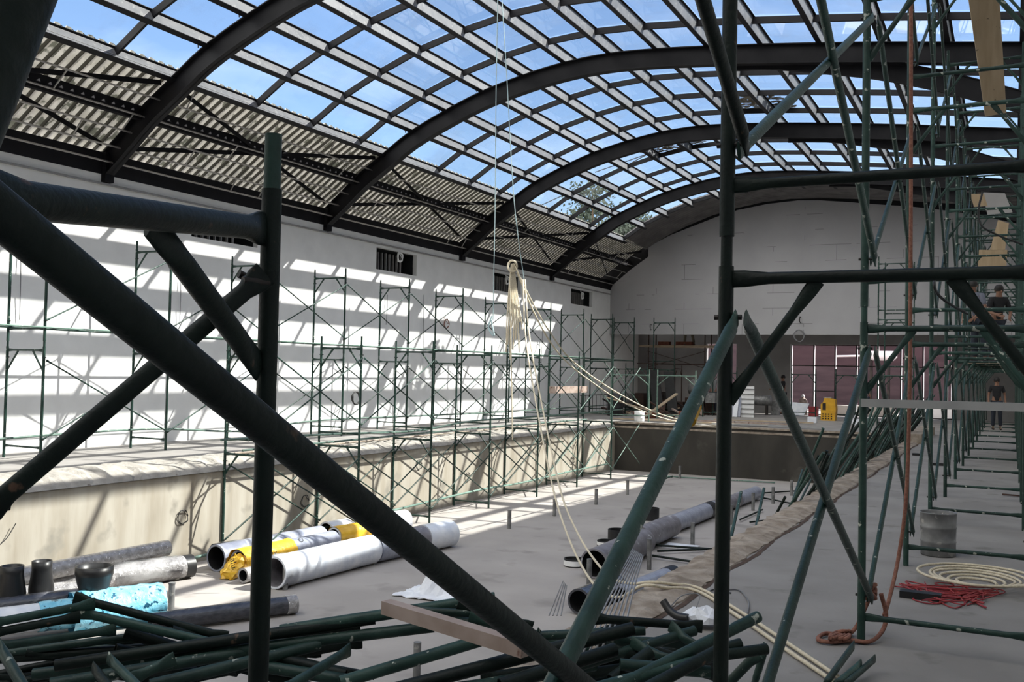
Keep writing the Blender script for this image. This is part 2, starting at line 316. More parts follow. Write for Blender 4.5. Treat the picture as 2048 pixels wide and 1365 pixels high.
# rough curb on the right deck edge
cb = MB(); secs = []
for y in np.linspace(PY0-.4, PY1+.6, 300):
    j = rr.uniform
    secs.append([(-2.42+j(-.015,.015), y, -.2), (-2.43+j(-.02,.02), y, .01+j(-.01,.02)), (-2.3, y, .035+j(-.012,.02)), (-2.16, y, .03+j(-.012,.02)), (-2.07+j(-.015,.015), y, .012), (-2.06+j(-.02,.02), y, -.02)])
cb.loft(secs, closed=False, smooth=False, caps=False); struct('trim_4', cb, 'curb')
ck = MB(); secs = []
for y in np.linspace(PY0-.4, 27, 200):
    a = -2.05+.02*math.sin(y*3)+rr.uniform(-.006, .006); secs.append([(a-.018, y, .004), (a+.018+rr.uniform(0, .012), y, .004)])
ck.loft(secs, closed=False, smooth=False, caps=False)
M['crack'] = mat('dark_joint_dirt', (.05, .03, .022), (.09, .06, .045), rough=1, scale=20)
struct('trim_5', ck, 'crack')
struct('trim_6', MB().box((-2.35, 26.5, 0), (-1.98, 31.2, .24)), 'curb')

# left wall with four grille openings
WZ0, WZ1 = 4.32, 4.93
wins = [(15.4, 17.45), (22.2, 24.25), (29.05, 31.1), (35.55, 37.75)]
wl = MB(); t0, t1 = XL-.14, XL
wl.box((t0, -5, 0), (t1, YG+4, WZ0)); wl.box((t0, -5, WZ1), (t1, YG+.3, 5.2))
e = -5
for a, b in wins: wl.box((t0, e, WZ0), (t1, a, WZ1)); e = b
wl.box((t0, e, WZ0), (t1, YG+.3, WZ1))
struct('wall_left', wl, 'wall')
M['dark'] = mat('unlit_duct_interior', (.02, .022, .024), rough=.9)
for i, (a, b) in enumerate(wins):
    w = bpy.data.objects.new('window_%d' % (i+1), None); C.objects.link(w); w['kind'] = 'structure'; w.location = (XL, a, WZ0); w['label'] = 'dark grille opening high in the white wall'
    bx = MB(); L = b-a
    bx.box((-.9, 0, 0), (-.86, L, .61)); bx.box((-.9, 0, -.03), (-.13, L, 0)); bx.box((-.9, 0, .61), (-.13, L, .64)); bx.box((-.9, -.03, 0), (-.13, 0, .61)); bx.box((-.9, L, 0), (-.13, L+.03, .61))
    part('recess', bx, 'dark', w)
    g = MB(); nb = 8
    for k in range(nb): g.box((-.16, .06+k*L*.72/nb, .0), (-.10, .085+k*L*.72/nb, .5))
    part('grille_bars', g, 'furring', w)
# right wall, with an unseen top above the roof, added to block the sun
struct('wall_right', MB().box((XR, -5, 0), (XR+.35, YG, 10.35)), 'wall')
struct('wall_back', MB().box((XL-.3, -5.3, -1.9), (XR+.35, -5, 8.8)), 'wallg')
# gable wall over the far opening
gp = [(XL, 3.28), (XL, 5.2), (-15.4, 5.42), (-14.6, 6.06), (-13.8, 6.6), (-13.8, 7.02), (-12.86, 7.47), (-11.7, 7.87), (-10.8, 8.17), (-10.0, 8.38), (-8.8, 8.56), (-7.6, 8.63), (-6.75, 8.58), (-5.6, 8.44), (-4.88, 8.33), (-3.4, 8.14), (-2.06, 7.9), (-.8, 7.6), (XR, 7.2), (XR, 3.28)]
struct('wall_gable', MB().prism(gp, 'y', YG, YG+.2), 'gable')
# recess behind: soffit and back wall with openings
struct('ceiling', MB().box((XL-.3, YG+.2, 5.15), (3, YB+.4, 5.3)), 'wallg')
bw = MB(); A0, A1, B0, B1, WT = -12.25, -10.9, -8.55, -2.1, 3.02
bw.box((XL-.3, YB, 0), (A0, YB+.25, 5.2)); bw.box((A1, YB, 0), (B0, YB+.25, 5.2)); bw.box((B1, YB, 0), (3, YB+.25, 5.2))
bw.box((A0, YB, WT), (A1, YB+.25, 5.2)); bw.box((B0, YB, WT), (B1, YB+.25, 5.2))
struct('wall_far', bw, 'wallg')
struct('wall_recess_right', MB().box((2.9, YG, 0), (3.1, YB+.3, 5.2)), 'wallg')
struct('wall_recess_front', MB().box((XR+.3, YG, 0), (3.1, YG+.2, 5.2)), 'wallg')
w = bpy.data.objects.new('window_5', None); C.objects.link(w); w['kind'] = 'structure'; w.location = (B0, YB, 0)
fr = MB(); Wd = B1-B0
xs = [0.0, .95, 1.83, 2.7, 3.55, 4.45, 5.3, 6.2, Wd-.045]
for x in xs: fr.box((x, .08, 0), (x+.045, .14, WT))
for z in (0, 2.08, WT-.05): fr.box((0, .08, z), (Wd, .14, z+.045))
fr.box((.95, .09, 1.0), (1.83, .13, 1.04))
part('window_frame', fr, 'bolt', w)
for x in xs[:-1]: part('reveal', MB().box((x+.046, .02, 0), (x+.056, .24, WT)), 'white', w)
part('jamb', MB().box((.0, .0, 0), (.03, .26, WT)), 'white', w); part('pane', MB().box((.02, .105, 2.1), (Wd-.02, .113, WT-.04)), 'wglass', w)

# roof: glass, corrugated sheets
Y0R, Y1R = 36.95-1.79*23, 36.95
bars = [36.95-1.79*k for k in range(24)]
gl = MB()
for (a, za), (b, zb) in zip(prof, prof[1:]):
    for y in bars[1:]:
        gl.add([(a+.06, y+.03, za+.02), (b-.06, y+.03, zb+.02), (b-.06, y+1.76, zb+.02), (a+.06, y+1.76, za+.02),
                (a+.06, y+.03, za+.028), (b-.06, y+.03, zb+.028), (b-.06, y+1.76, zb+.028), (a+.06, y+1.76, za+.028)],
               [(3,2,1,0), (4,5,6,7), (0,1,5,4), (1,2,6,5), (2,3,7,6), (3,0,4,7)])
struct('ceiling', gl, 'glass')
def corr(ps, y0, y1, pitch=.22, amp=.036, drop=0):
    mb = MB(); N = int(round((y1-y0)/pitch*6)); secs = []; dx = ps[-1][0]-ps[0][0]; dz = ps[-1][1]-ps[0][1]; Ln = math.hypot(dx, dz); nx, nzz = -dz/Ln, dx/Ln
    wave = [0, 0, 1, 1, 1, .5]; N = int(round((y1-y0)/pitch*6))
    for i in range(N+1):
        y = y0+pitch*i/6; w = wave[i % 6]*amp*2
        secs.append([(x+nx*w, y, z+nzz*w-drop*(y-y0)/(y1-y0)) for x, z in ps])
    mb.loft(secs, closed=False, smooth=False, caps=False); return mb
lp = [(-16.1, 5.62), (-15.5, 6.02), (-14.7, 6.58), (-13.86, 7.08)]
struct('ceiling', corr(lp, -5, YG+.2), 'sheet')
M['sheetd'] = mat('dark_corrugated_sheet', (.09, .085, .085), (.15, .14, .14), rough=.6, scale=2, bump=.2)
struct('ceiling', corr([(x, z+.02) for x, z in prof]+[(XR+.3, 7.95)], Y1R+.05, YG+.25, drop=.22), 'sheetd')
struct('trim_9', MB().prism([(-15.9, 5.15)]+[(x, z-.02) for x, z in gp[1:-1]]+[(XR, 8.0)]+[(x, z+.03) for x, z in prof[::-1]]+[(-16.1, 5.75)], 'y', YG+.03, YG+.3), 'steel')
struct('trim_7', MB().box((XL-.45, -5, 5.2), (XL+.02, YG, 5.62)), 'steel')
struct('trim_8', MB().box((-.02+XL, -5, 5.0), (XL+.06, YG, 5.035)), 'furring')
# roof lies against a solid band at the near end so no light leaks in
struct('ceiling', MB().prism([(x, z+.05) for x, z in prof]+[(x, z+.1) for x, z in prof[::-1]], 'y', -5.2, Y0R), 'sheetd')

# purlins (I sections along the hall)
PN = ['lowest on the left', 'second up from the left', 'third up from the left', 'fourth up from the left', 'fifth up from the left', 'left of the crown', 'at the crown', 'right of the crown']
for i, (x, z) in enumerate(prof):
    x0 = prof[max(i-1, 0)]; x1 = prof[min(i+1, 13)]; sl = math.atan2(x1[1]-x0[1], x1[0]-x0[0])
    ca, sa = math.cos(sl), math.sin(sl)
    def R(u, v): return (x+u*ca-v*sa, z+u*sa+v*ca)
    H = .27; p = MB()
    p.prism([R(-.012, -H), R(.012, -H), R(.012, 0), R(-.012, 0)], 'y', Y0R-.2, Y1R)
    t = thing('roof_purlin', 'long grey steel purlin under the glass roof, %s' % (PN[i] if i < 8 else ORD[i-7]+' to the right of the crown'), 'purlin', group='purlins of the glass roof')
    part('web', p, 'purlin', t)
    f = MB(); f.prism([R(-.055, -H-.012), R(.055, -H-.012), R(.055, -H), R(-.055, -H)], 'y', Y0R-.2, Y1R); part('bottom_flange', f, 'steel', t)
    f = MB(); f.prism([R(-.055, 0), R(.055, 0), R(.055, .012), R(-.055, .012)], 'y', Y0R-.2, Y1R); part('top_flange', f, 'steel', t)
# curved glazing bars across the purlins
def arcband(ps, y, w, top, bot):
    mb = MB(); secs = []
    for i, (x, z) in enumerate(ps):
        a = ps[max(i-1, 0)]; b = ps[min(i+1, len(ps)-1)]; t = math.atan2(b[1]-a[1], b[0]-a[0]); nx, nz_ = -math.sin(t), math.cos(t)
        secs.append([(x+nx*bot, y-w/2, z+nz_*bot), (x+nx*bot, y+w/2, z+nz_*bot), (x+nx*top, y+w/2, z+nz_*top), (x+nx*top, y-w/2, z+nz_*top)])
    return mb.loft(secs, smooth=False)
for k, y in enumerate(bars):
    if k > 20: break
    o = solid('glazing_bar', arcband(prof, y, .05, 0.0, -.13), 'steel', 'thin dark glazing bar across the glass roof, %s' % (ORD[k]+' from the gable' if k and k < 18 else ('next to the gable' if k == 0 else 'last but %d at the camera end' % (20-k))), 'glazing bar', 'glazing bars of the glass roof')
# heavy arched ribs
ribs = [-.55, 6.3, 13.15, 19.95, 26.8, 33.6]
rp = [(-15.75, 5.62), (-15.1, 6.12), (-14.5, 6.6)]+prof+[(XR, 7.97)]
low = [(-5.4, 8.38), (-4.4, 8.3), (-3.4, 8.1), (-2.3, 7.85), (-1.2, 7.5), (-.3, 7.15), (XR, 6.8)]
rp = [(x, z-.27) if x > -14 else (x, z-.2) for x, z in rp]
# densify
def dens(ps, k=4): return [(v.x, v.z) for v in smooth([(x, 0, z) for x, z in ps], k)]
for k, y in enumerate(ribs):
    t = thing('roof_rib', 'heavy black arched steel roof rib, %s' % (['behind the camera', 'over the near end', 'nearest one in view', 'second one in view', 'third one in view', 'farthest, beside the gable wall'][k]), 'roof rib', (0, y, 0), 0, 'arched ribs of the hall roof')
    b = MB(); pp = dens(rp)
    for q in (arcband(pp, 0, .03, 0, -.40), arcband(pp, 0, .2, 0, -.02), arcband(pp, 0, .2, -.38, -.40)): b.add(q.v, q.f)
    part('arch', b, 'steel', t)
    b = MB(); pp = dens(low)
    for q in (arcband(pp, .16, .03, -.05, -.42), arcband(pp, .16, .08, -.03, -.05), arcband(pp, .16, .08, -.40, -.42)): b.add(q.v, q.f)
    part('lower_arch', b, 'steel', t)
    b = MB().box((XL-.1, -.1, 5.05), (XL+.12, .1, 5.62)); part('foot_plate', b, 'steel', t)
    for x, z in prof[1:-1]:
        if k > 1: part('clip_bolt', MB().tube((x-.04, -.12, z-.27), (x-.05, -.12, z-.13), .01, 5), 'bolt', t)
# deep side beam and flat bracing over the left eave
solid('eave_beam', MB().beam((-14.62, -5, 6.3), (-14.62, YG, 6.3), .12, .26), 'steel', 'deep dark beam running along the middle of the left roof slope', 'beam')
rb = [6.3]+ribs[2:]+[YG]
for i, (a, b) in enumerate(zip(rb, rb[1:])):
    for s in (0, 1):
        p, q = ((-13.9, a+.2, 6.75), (-15.4, b-.2, 5.75)) if s else ((-15.4, a+.2, 5.75), (-13.9, b-.2, 6.75))
        if a > 30: q = (q[0], q[1]-.4, q[2])
        solid('roof_brace', MB().beam(p, q, .015, .09), 'steel', 'flat dark diagonal brace on the left slope, %s, %s bay' % ('rising away' if s == 0 else 'falling away', ORD[i]), 'brace', 'diagonal braces of the left roof slope')
# light furring channels of the unfinished ceiling
fp = [(-13.82, 6.92), (-14.12, 6.5), (-14.5, 6.22), (-14.82, 5.95), (-15.1, 5.68), (-15.3, 5.42)]
for i, (x, z) in enumerate(fp):
    solid('furring_channel', MB().beam((x, -3, z), (x, YG-.05, z), .045, .022, (.6, 0, .8)), 'furring', 'thin pale metal channel along the left slope, %s from the glass' % ORD[i], 'channel', 'furring channels under the left slope')
for k, y in enumerate(np.arange(9.2, 39, 1.83)):
    y += rr.uniform(-.25, .25); i = k % 5; (x, z), (x2, z2) = fp[i], fp[i+1]
    solid('furring_hanger', MB().beam((x, y, z), (x2, y+.03, z2), .02, .02), 'furring', 'short pale metal strut between two ceiling channels on the left slope', 'strut', 'struts between ceiling channels')
    y += .9; i = (k*2+1) % 5; (x, z), (x2, z2) = fp[i], fp[i+1]
    solid('furring_hanger', MB().beam((x, y, z), (x2, y+.03, z2), .02, .02), 'furring', 'short pale metal strut between two ceiling channels on the left slope', 'strut', 'struts between ceiling channels')
# outside: ground, mauve building, sunlit things
struct('floor', MB().box((-60, YB+.4, -.3), (30, 75, -.02)), 'ground')
solid('outside_building', MB().box((-30, YB+9, -.05), (14, YB+9.4, 6.2)), 'mauve', 'long mauve building wall outside beyond the far windows', 'building')


# ------------------------------------------------------------------ scaffolding
def frame_proto(name, label, m, wd, rung, rail, pin, group, kb=.42):
    """welded frame standing in the plane y=0: legs at x=0 and x=wd"""
    t = thing(name, label, 'scaffold frame', group=group)
    for x in (0, wd):
        lg = part('leg', MB().tube((x, 0, 0), (x, 0, pin-.16), .0235, 12), m, t)
        part('coupling_pin', MB().tube((x, 0, pin-.18), (x, 0, pin), .019, 8), m, lg)
        for z in (rung+.13, rail-.12):
            part('lock_stud', MB().tube((x-.035, 0, z), (x+.05, 0, z), .009, 6), 'bolt', lg)
    part('top_rail', MB().flat((.015, 0, rail), (wd-.015, 0, rail), .019, 10), m, t)
    part('bottom_rail', MB().flat((.015, 0, rung), (wd-.015, 0, rung), .017, 10), m, t)
    for a, b in (((0.01, 0, rail-kb*.8), (wd*.30, 0, rail-.01)), ((wd-.01, 0, rail-kb*.8), (wd*.70, 0, rail-.01))):
        part('knee_brace', MB().flat(a, b, .016, 10), m, t)
    return t
def brace_proto(label, m, dy, z0, z1, group, r=.0135, m2=None):
    t = thing('cross_brace', label, 'cross brace', group=group)
    part('brace_tube', MB().flat((.034, 0, z0), (.034, dy, z1), r, 8 if r < .018 else 16, .06), m2 or m, t)
    part('brace_tube', MB().flat((.062, 0, z1), (.062, dy, z0), r, 8 if r < .018 else 16, .06), m, t)
    part('pivot_bolt', MB().tube((.02, dy/2, (z0+z1)/2), (.08, dy/2, (z0+z1)/2), .011, 6), 'bolt', t)
    return t
TIER = ['bottom tier', 'second tier', 'third tier']
used = {}
def place(proto, loc, label, rz=None, group=None):
    if proto.name not in used:
        used[proto.name] = 1; proto.location = loc; proto['label'] = label
        if rz is not None: proto.rotation_euler = (0, 0, rz)
        return proto
    return dup(proto, loc, label, rz, group)
# row on the left deck
DY = [10.75, 13.38, 15.95, 18.75, 21.5, 24.3, 27.3, 30.3, 33.2, 36.1, 38.6]
fpD = frame_proto('frame_scaffold', '', 'green', .9, .2, 1.78, 2.0, 'scaffold frames along the white wall')
for i, y in enumerate(DY):
    for t in (0, 1):
        place(fpD, (-14.85, y, 1.93*t+.003), 'green scaffold frame before the white wall, %s, %s from the camera' % (TIER[t], ORD[i]))
for i, (a, b) in enumerate(zip(DY, DY[1:])):
    p = brace_proto('', 'green', b-a, .34, 1.62, 'cross braces along the white wall')
    for t in (0, 1):
        place(p, (-13.95, a, 1.93*t), 'thin green cross brace before the white wall, %s, %s bay' % (TIER[t], ORD[i]))
def ledger(pts, r, m, label, group=None, n=8): return solid('scaffold_tube', MB().sweep(pts, r, n), m, label, 'tube', group)
ledger([(-14.8, 8.5, 2.17), (-14.8, 16, 2.15), (-14.8, 27, 2.17), (-14.8, 38.4, 2.16)], .02, 'green', 'long level tube tying the wall scaffolds at mid height')
ledger([(-13.9, 8.5, 2.16), (-13.9, 18, 2.13), (-13.9, 28, 2.16), (-13.9, 38.4, 2.14)], .014, 'greenl', 'thin pale tube level with the mid height tie, on the pool side')
ledger(smooth([(-14.2, 8.8, .34), (-14.5, 13.3, .37), (-14.4, 16, .22), (-14.4, 18.7, .36), (-14.4, 27, .3), (-14.4, 38, .33)]), .02, 'greenl', 'sagging pale tube lying low across the wall scaffolds')
# row in the pool
PY = [12.55, 15.05, 17.6, 20.2, 22.8, 25.4, 28.0]
fpP = frame_proto('frame_scaffold', '', 'green', .93, .13, 1.72, 1.95, 'scaffold frames in the pool')
for i, y in enumerate(PY):
    for t in (0, 1):
        place(fpP, (-11.72, y, ZP+1.84*t+.003), 'green scaffold frame by the pool wall, %s, %s from the camera' % (TIER[t], ORD[i]))
for i, (a, b) in enumerate(zip(PY, PY[1:]+[30.4])):
    p = brace_proto('', 'green' if i < 5 else 'greenl', b-a, .3, 1.55, 'cross braces in the pool scaffold')
    for t in (0, 1):
        for s, x in enumerate((-11.70, -10.79)):
            if s == 0 and t == 1: continue
            place(p, (x, a, ZP+1.84*t), 'thin green cross brace by the pool wall, %s, %s side, %s bay' % (TIER[t], ('wall', 'open')[s], ORD[i]))
ledger(smooth([(-11.2, 11, -1.38), (-11.2, 15, -1.32), (-11.25, 17.7, -1.28), (-11.1, 20.3, -1.2), (-11.2, 22.8, -1.26), (-11.1, 25.4, -1.2), (-11.3, 29, -1.25)]), .024, 'greenl', 'bent pale tube laid low along the pool scaffold')
ledger(smooth([(-11.3, 12, .40), (-11.2, 15, .36), (-11.2, 17.7, .3), (-11.2, 20.3, .42), (-11.25, 25.4, .40), (-11.2, 30, .44)]), .022, 'greenl', 'pale tube laid along the pool scaffold at deck height')
ledger([(-11.3, 12.5, .20), (-11.25, 20, .24), (-11.2, 27, .22)], .018, 'greenl', 'second pale tube laid along the pool scaffold at deck height')
ledger([(-12.2, 13.3, .045), (-12.2, 20.5, .06), (-12.2, 28, .05)], .02, 'curb', 'rusty rebar line along the broken deck lip')
solid('timber_plank', MB().box((-11.6, 25.2, 1.0), (-11.42, 27.6, 1.19)), 'timg', 'pale timber plank set across the far end of the pool scaffold', 'plank')
# extra frames at the far left corner
for (x, y, rz, lb) in ((-13.4, 36.2, math.pi/2*0, 'green scaffold frame standing in the corner left of the dark recess, low'), (-13.2, 38.9, 0, 'green scaffold frame standing closest to the recess opening')):
    place(fpD, (x, y, .003), lb)
place(fpD, (-13.2, 38.9, 1.935), 'green scaffold frame stacked highest next to the recess opening')
f = frame_proto('frame_scaffold', 'pale green scaffold frame on the deck corner beyond the pool scaffold', 'greenl', 1.35, .2, 1.55, 1.75, 'scaffold frames on the corner'); f.location = (-12.1, 31.3, .003)
dup(f, (-10.9, 32.6, .003), 'pale green scaffold frame on the corner, half hidden behind the pool scaffold')
# tall row on the right
RY = [.42, 3.05, 6.3, 9.12, 11.95, 14.75, 17.5, 20.3, 23.1, 25.9, 28.7, 31.5, 34.3, 37.0]
fpR = frame_proto('frame_scaffold', '', 'green', .93, .16, 1.9, 2.1, 'scaffold frames of the tall right row', .48)
fpF = frame_proto('frame_scaffold', '', 'greend', .93, .16, 1.9, 2.1, 'scaffold frames of the tall right row', .48)
for i, y in enumerate(RY):
    if i == 0: continue
    for t in range(2 if i < 2 else 3):
        place(fpF if i < 2 else fpR, (-.8, y, 2.035*t+.003), 'green scaffold frame of the tall right row, %s, %s' % (TIER[t], ['beside the camera', 'largest, right before the camera'][i] if i < 2 else ORD[i-2]+' beyond it'))
for i, (a, b) in enumerate(zip(RY, RY[1:])):
    p = brace_proto('', 'greend' if i < 1 else 'green', b-a, .27, 1.78, 'cross braces of the tall right row', .0205 if i < 2 else .0165, 'green' if i < 1 else None)
    for t in range(2 if i < 1 else 3):
        for s, x in enumerate((-.80, .13)):
            if i == 0 and s == 1: continue
            place(p, (x, a, 2.035*t), 'green cross brace of the tall right row, %s, %s side, %s bay' % (TIER[t], ('pool', 'wall')[s], ORD[i]))
_q = onx(1388, 812, -.766); _w = onx(1376, 842, -.766)
part('yellow_tape', MB().tube(_q-Vector((-.8, RY[0], 0)), _w-Vector((-.8, RY[0], 0)), .0215, 16), 'mach', [o for o in C.objects if o.get('label', '') == 'green cross brace of the tall right row, bottom tier, pool side, nearest bay'][0], 'patch of yellow tape')
# a second, shorter row further back near the gable
f = frame_proto('frame_scaffold', 'slim grey green scaffold tower frame before the gable, lowest', 'green', .95, .16, 1.7, 1.95, 'slim scaffold tower before the gable'); f.location = (-3.95, 34.6, .003)
dup(f, (-3.95, 34.6, 1.86), 'slim grey green scaffold tower frame before the gable, middle'); dup(f, (-3.95, 34.6, 3.72), 'slim grey green scaffold tower frame before the gable, top')
dup(f, (-3.95, 36.5, .003), 'slim scaffold tower frame before the gable, back side, lowest'); dup(f, (-3.95, 36.5, 1.86), 'slim scaffold tower frame before the gable, back side, middle'); dup(f, (-3.95, 36.5, 3.72), 'slim scaffold tower frame before the gable, back side, top')
# small towers before the far window
for k, (x, y, lb) in enumerate(((-8.0, 41.0, 'dark scaffold frame standing before the far window, left'), (-6.2, 40.6, 'dark scaffold frame standing before the far window, centre'), (-10.6, 38.6, 'green scaffold frame standing near the person by the window'), (-10.6, 37.2, 'green scaffold frame in front of the striped white rack'))):
    q = dup(f, (x, y, .003), lb, rz=(0.1, -.08, 0, .05)[k], group='small scaffold frames by the far window')
# rusty scaffold with platform in the recess
fr_ = frame_proto('rusty_frame_scaffold', 'rusty brown scaffold frame in the dark recess, left lower', 'rust', 1.0, .2, 1.85, 2.0, 'rusty scaffold in the recess'); fr_.location = (-14.1, 40.9, .003); fr_.rotation_euler = (0, 0, math.pi/2)
for x, z, lb in ((-14.1, 1.95, 'left upper'), (-11.6, .003, 'right lower'), (-11.6, 1.95, 'right upper'), (-12.9, .003, 'middle lower')):
    dup(fr_, (x, 40.9, z), 'rusty brown scaffold frame in the dark recess, %s' % lb)
p = brace_proto('rusty cross brace at the front of the recess scaffold', 'rust', 2.5, 1.9, 2.6, 'rusty scaffold in the recess'); p.location = (-14.1, 40.85, 0); p.rotation_euler = (0, 0, -math.pi/2)
ledger([(-14.6, 40.85, 2.05), (-11.1, 40.85, 2.05)], .025, 'rust', 'rusty ledger tube across the recess scaffold')
solid('scaffold_platform', MB().box((-14.5, 40.8, 2.78), (-10.9, 41.9, 2.86)), 'wood', 'worn plank platform on top of the rusty recess scaffold', 'platform')

# ------------------------------------------------------------------ foreground frame on the left and its braces
t = thing('frame_scaffold', 'almost black scaffold frame close to the camera, its post rising left of centre', 'scaffold frame', (0, 0, 0))
P0 = far(535, 700, 2.38); px, py = P0.x, P0.y
lg = part('leg', MB().tube((px, py, 0), (px, py, 2.03), .024, 24), 'greend', t)
part('coupling_pin', MB().tube((px, py, 2.0), (px, py, 2.165), .0205, 24), 'green', lg)
A = far(528, 458, 2.37); B = far(-60, 388, 1.22)
part('top_rail', MB().flat(A, B, .0275, 20), 'greend', t)
part('leg', MB().tube((B.x, B.y, 0), (B.x, B.y, 2.1), .024, 20), 'greend', t)
part('knee_brace', MB().flat(far(300, 440, 1.83), far(518, 735, 2.36), .025, 20, .12), 'greend', t)
part('bottom_rail', MB().flat((px, py, .18), (B.x, B.y, .18), .02, 16), 'greend', t)
part('lock_stud', MB().tube(far(478, 548, 2.33), far(530, 572, 2.37), .010, 8), 'bolt', lg)
def fgbrace(p, q, r, lb, m='greend'):
    t = thing('brace_tube', lb, 'brace tube', (0, 0, 0)); part('tube', MB().flat(p, q, r, 20, .05), m, t)
    d = (q-p).normalized()
    for e in (p+d*.03, q-d*.03): part('end_bolt', MB().tube(e-Vector((.012, .03, 0)), e+Vector((.012, .03, 0)), .011, 8), 'bolt', t)
    return t
fgbrace(far(-40, 1035, 2.0), far(530, 548, 2.33), .0215, 'dark tube rising from the left edge to the near post')
t = thing('frame_scaffold', 'blurred black scaffold piece filling the top left corner, closest to the camera', 'scaffold frame', (0, 0, 0))
part('leg', MB().tube((-.8, .42, 0), (-.8, .42, 2.05), .0235, 16), 'greend', t); part('leg', MB().tube((.13, .3, 0), (.13, .3, 2.05), .0235, 16), 'greend', t)
part('top_rail', MB().flat((-.79, .42, 1.99), (.13, .3, 1.99), .019, 16), 'greend', t); part('bottom_rail', MB().flat((-.79, .42, .16), (.13, .3, .16), .019, 16), 'greend', t)
part('knee_brace', MB().tube(far(150, -330, .60), far(-200, 520, .50), .0235, 28), 'greend', t)
# grey bar tied across the first bay on the right
solid('aluminium_bar', MB().beam(ony(1722, 806, 6.25), ony(2110, 817, 6.25), .03, .048), 'bar', 'flat pale grey bar lying level across the right scaffold at chest height', 'bar')
solid('timber_bar', MB().beam(far(772, 1214, 3.75), far(1052, 1300, 3.3), .05, .05), 'timg', 'square tan bar lying on top of the heap of green tubes', 'bar')
# bundle of loose tubes (near heap)
HT = [ # x0 y0 d0 x1 y1 d1 radius flat?
 (111,1332,3.75, 750,1238,3.95,.0235,0),(560,1262,3.9, 990,1196,4.0,.0235,0),(67,1350,3.8, 868,1254,3.95,.0235,0),
 (148,1196,3.9, 455,1276,3.95,.0175,1),(155,1224,3.85, 560,1318,3.9,.0185,1),(-30,1250,3.6, 190,1208,3.85,.0165,1),(-30,1270,3.6, 160,1234,3.8,.0165,1),
 (-20,1296,3.6, 232,1260,3.85,.0165,1),(216,1316,3.5, 292,1390,3.3,.0165,1),(186,1336,3.5, 236,1395,3.3,.0165,1),(-6,1285,3.2, 62,1400,3.0,.0175,1),
 (258,1362,3.5, 350,1318,3.6,.0185,1),(520,1308,3.85, 692,1350,3.8,.0235,0),(500,1330,3.8, 700,1362,3.75,.0235,0),
 (680,1366,3.6, 960,1282,3.8,.0235,0),(770,1385,3.35, 1266,1258,3.55,.0245,0),(860,1392,3.3, 1190,1330,3.5,.022,0),
 (820,1222,3.9, 985,1230,3.9,.0165,1),(916,1208,3.9, 1065,1256,3.9,.0165,1),(938,1234,3.85, 1080,1276,3.85,.0165,1),
 (1080,1262,3.8, 1068,1300,3.75,.0165,1),(1180,1237,3.7, 1405,1254,3.7,.0165,1),(1220,1281,3.6, 1375,1288,3.6,.0175,1),
 (1262,1285,3.5, 1350,1328,3.4,.0165,1),(1210,1298,3.5, 1300,1318,3.5,.0185,1),(1225,1380,3.15, 1516,1234,3.5,.0205,0),
 (1340,1252,3.6, 1396,1300,3.5,.0165,1),(1222,1362,3.3, 1300,1306,3.4,.0235,0),(1240,1330,3.3, 1420,1345,3.3,.0205,0),
 (900,1240,4.0, 1180,1300,3.9,.0235,0),(0,1318,3.9, 330,1295,4.0,.0205,0),(20,1306,3.9, 360,1262,4.0,.0165,0),(60,1290,4.0, 420,1310,4.0,.0165,1),
 (380,1300,4.0, 720,1250,4.1,.0235,0),(100,1370,3.6, 520,1300,3.9,.0235,0),(300,1372,3.6, 640,1290,3.9,.0235,0),
 (1000,1372,3.2, 1230,1300,3.4,.0235,0),(1100,1350,3.4, 1390,1262,3.6,.0185,0),(1030,1275,3.8, 1290,1262,3.8,.0185,0),(1290,1380,3.1, 1440,1300,3.3,.0205,0),
 (1130,1395,3.1, 1400,1322,3.3,.0205,0),(560,1385,3.4, 700,1300,3.8,.0185,1)]
rh = random.Random(31)
for _ in range(26):
    cx_, cy_ = (rh.uniform(60, 620), rh.uniform(1300, 1362)) if rh.random() < .55 else (rh.uniform(950, 1350), rh.uniform(1290, 1362))
    L_, an_ = rh.uniform(90, 260), rh.choice((-.14, -.2, .18, .3, -.28)); HT.append((cx_-L_, cy_-L_*an_, 3.9, cx_+L_, cy_+L_*an_, 4.15, rh.choice((.0165, .0235)), rh.choice((0, 1))))
for k, (a, b, c, d, e, f2, r, fl_) in enumerate(HT):
    P, Q = far(a, b, c), far(d, e, f2)
    mb = MB().flat(P, Q, r, 12, .05) if fl_ else MB().pipe(P, Q, r, r*.82, 14)
    o = solid('loose_tube', mb, ('green' if k % 3 else 'greend') if k < 42 else 'greend', '%s green scaffold tube in the near heap, %s' % ('hollow' if not fl_ else 'flattened', 'seen above the bottom edge' ), 'tube', 'loose tubes of the near heap, ' + ('hollow' if not fl_ else 'flattened'))
    o['label'] = ('hollow dark green scaffold tube lying in the near heap' if not fl_ else 'thinner green brace tube with flattened ends lying in the near heap')
for (a, b, c, d, r, lb) in ((1440,1385,1517,1306,.024,'open green tube end lying right of the near heap, beside the tall dark post'), (1505,1380,1532,1292,.018,'thin green tube leaning beside the open tube end'), (1648,1372,1708,1290,.018,'thin green tube on the deck under the slanting rope, leftmost of three'), (1668,1375,1722,1330,.022,'stout green tube on the deck, middle one of three'), (1688,1372,1750,1318,.017,'green tube with a drilled flat end on the deck, rightmost of three')):
    P, Q = onz(a, b, .05), onz(c, d, .05+(.25 if a < 1600 else .02)); solid('loose_tube', MB().flat(P, Q, r, 12, .06), 'green', lb, 'tube')
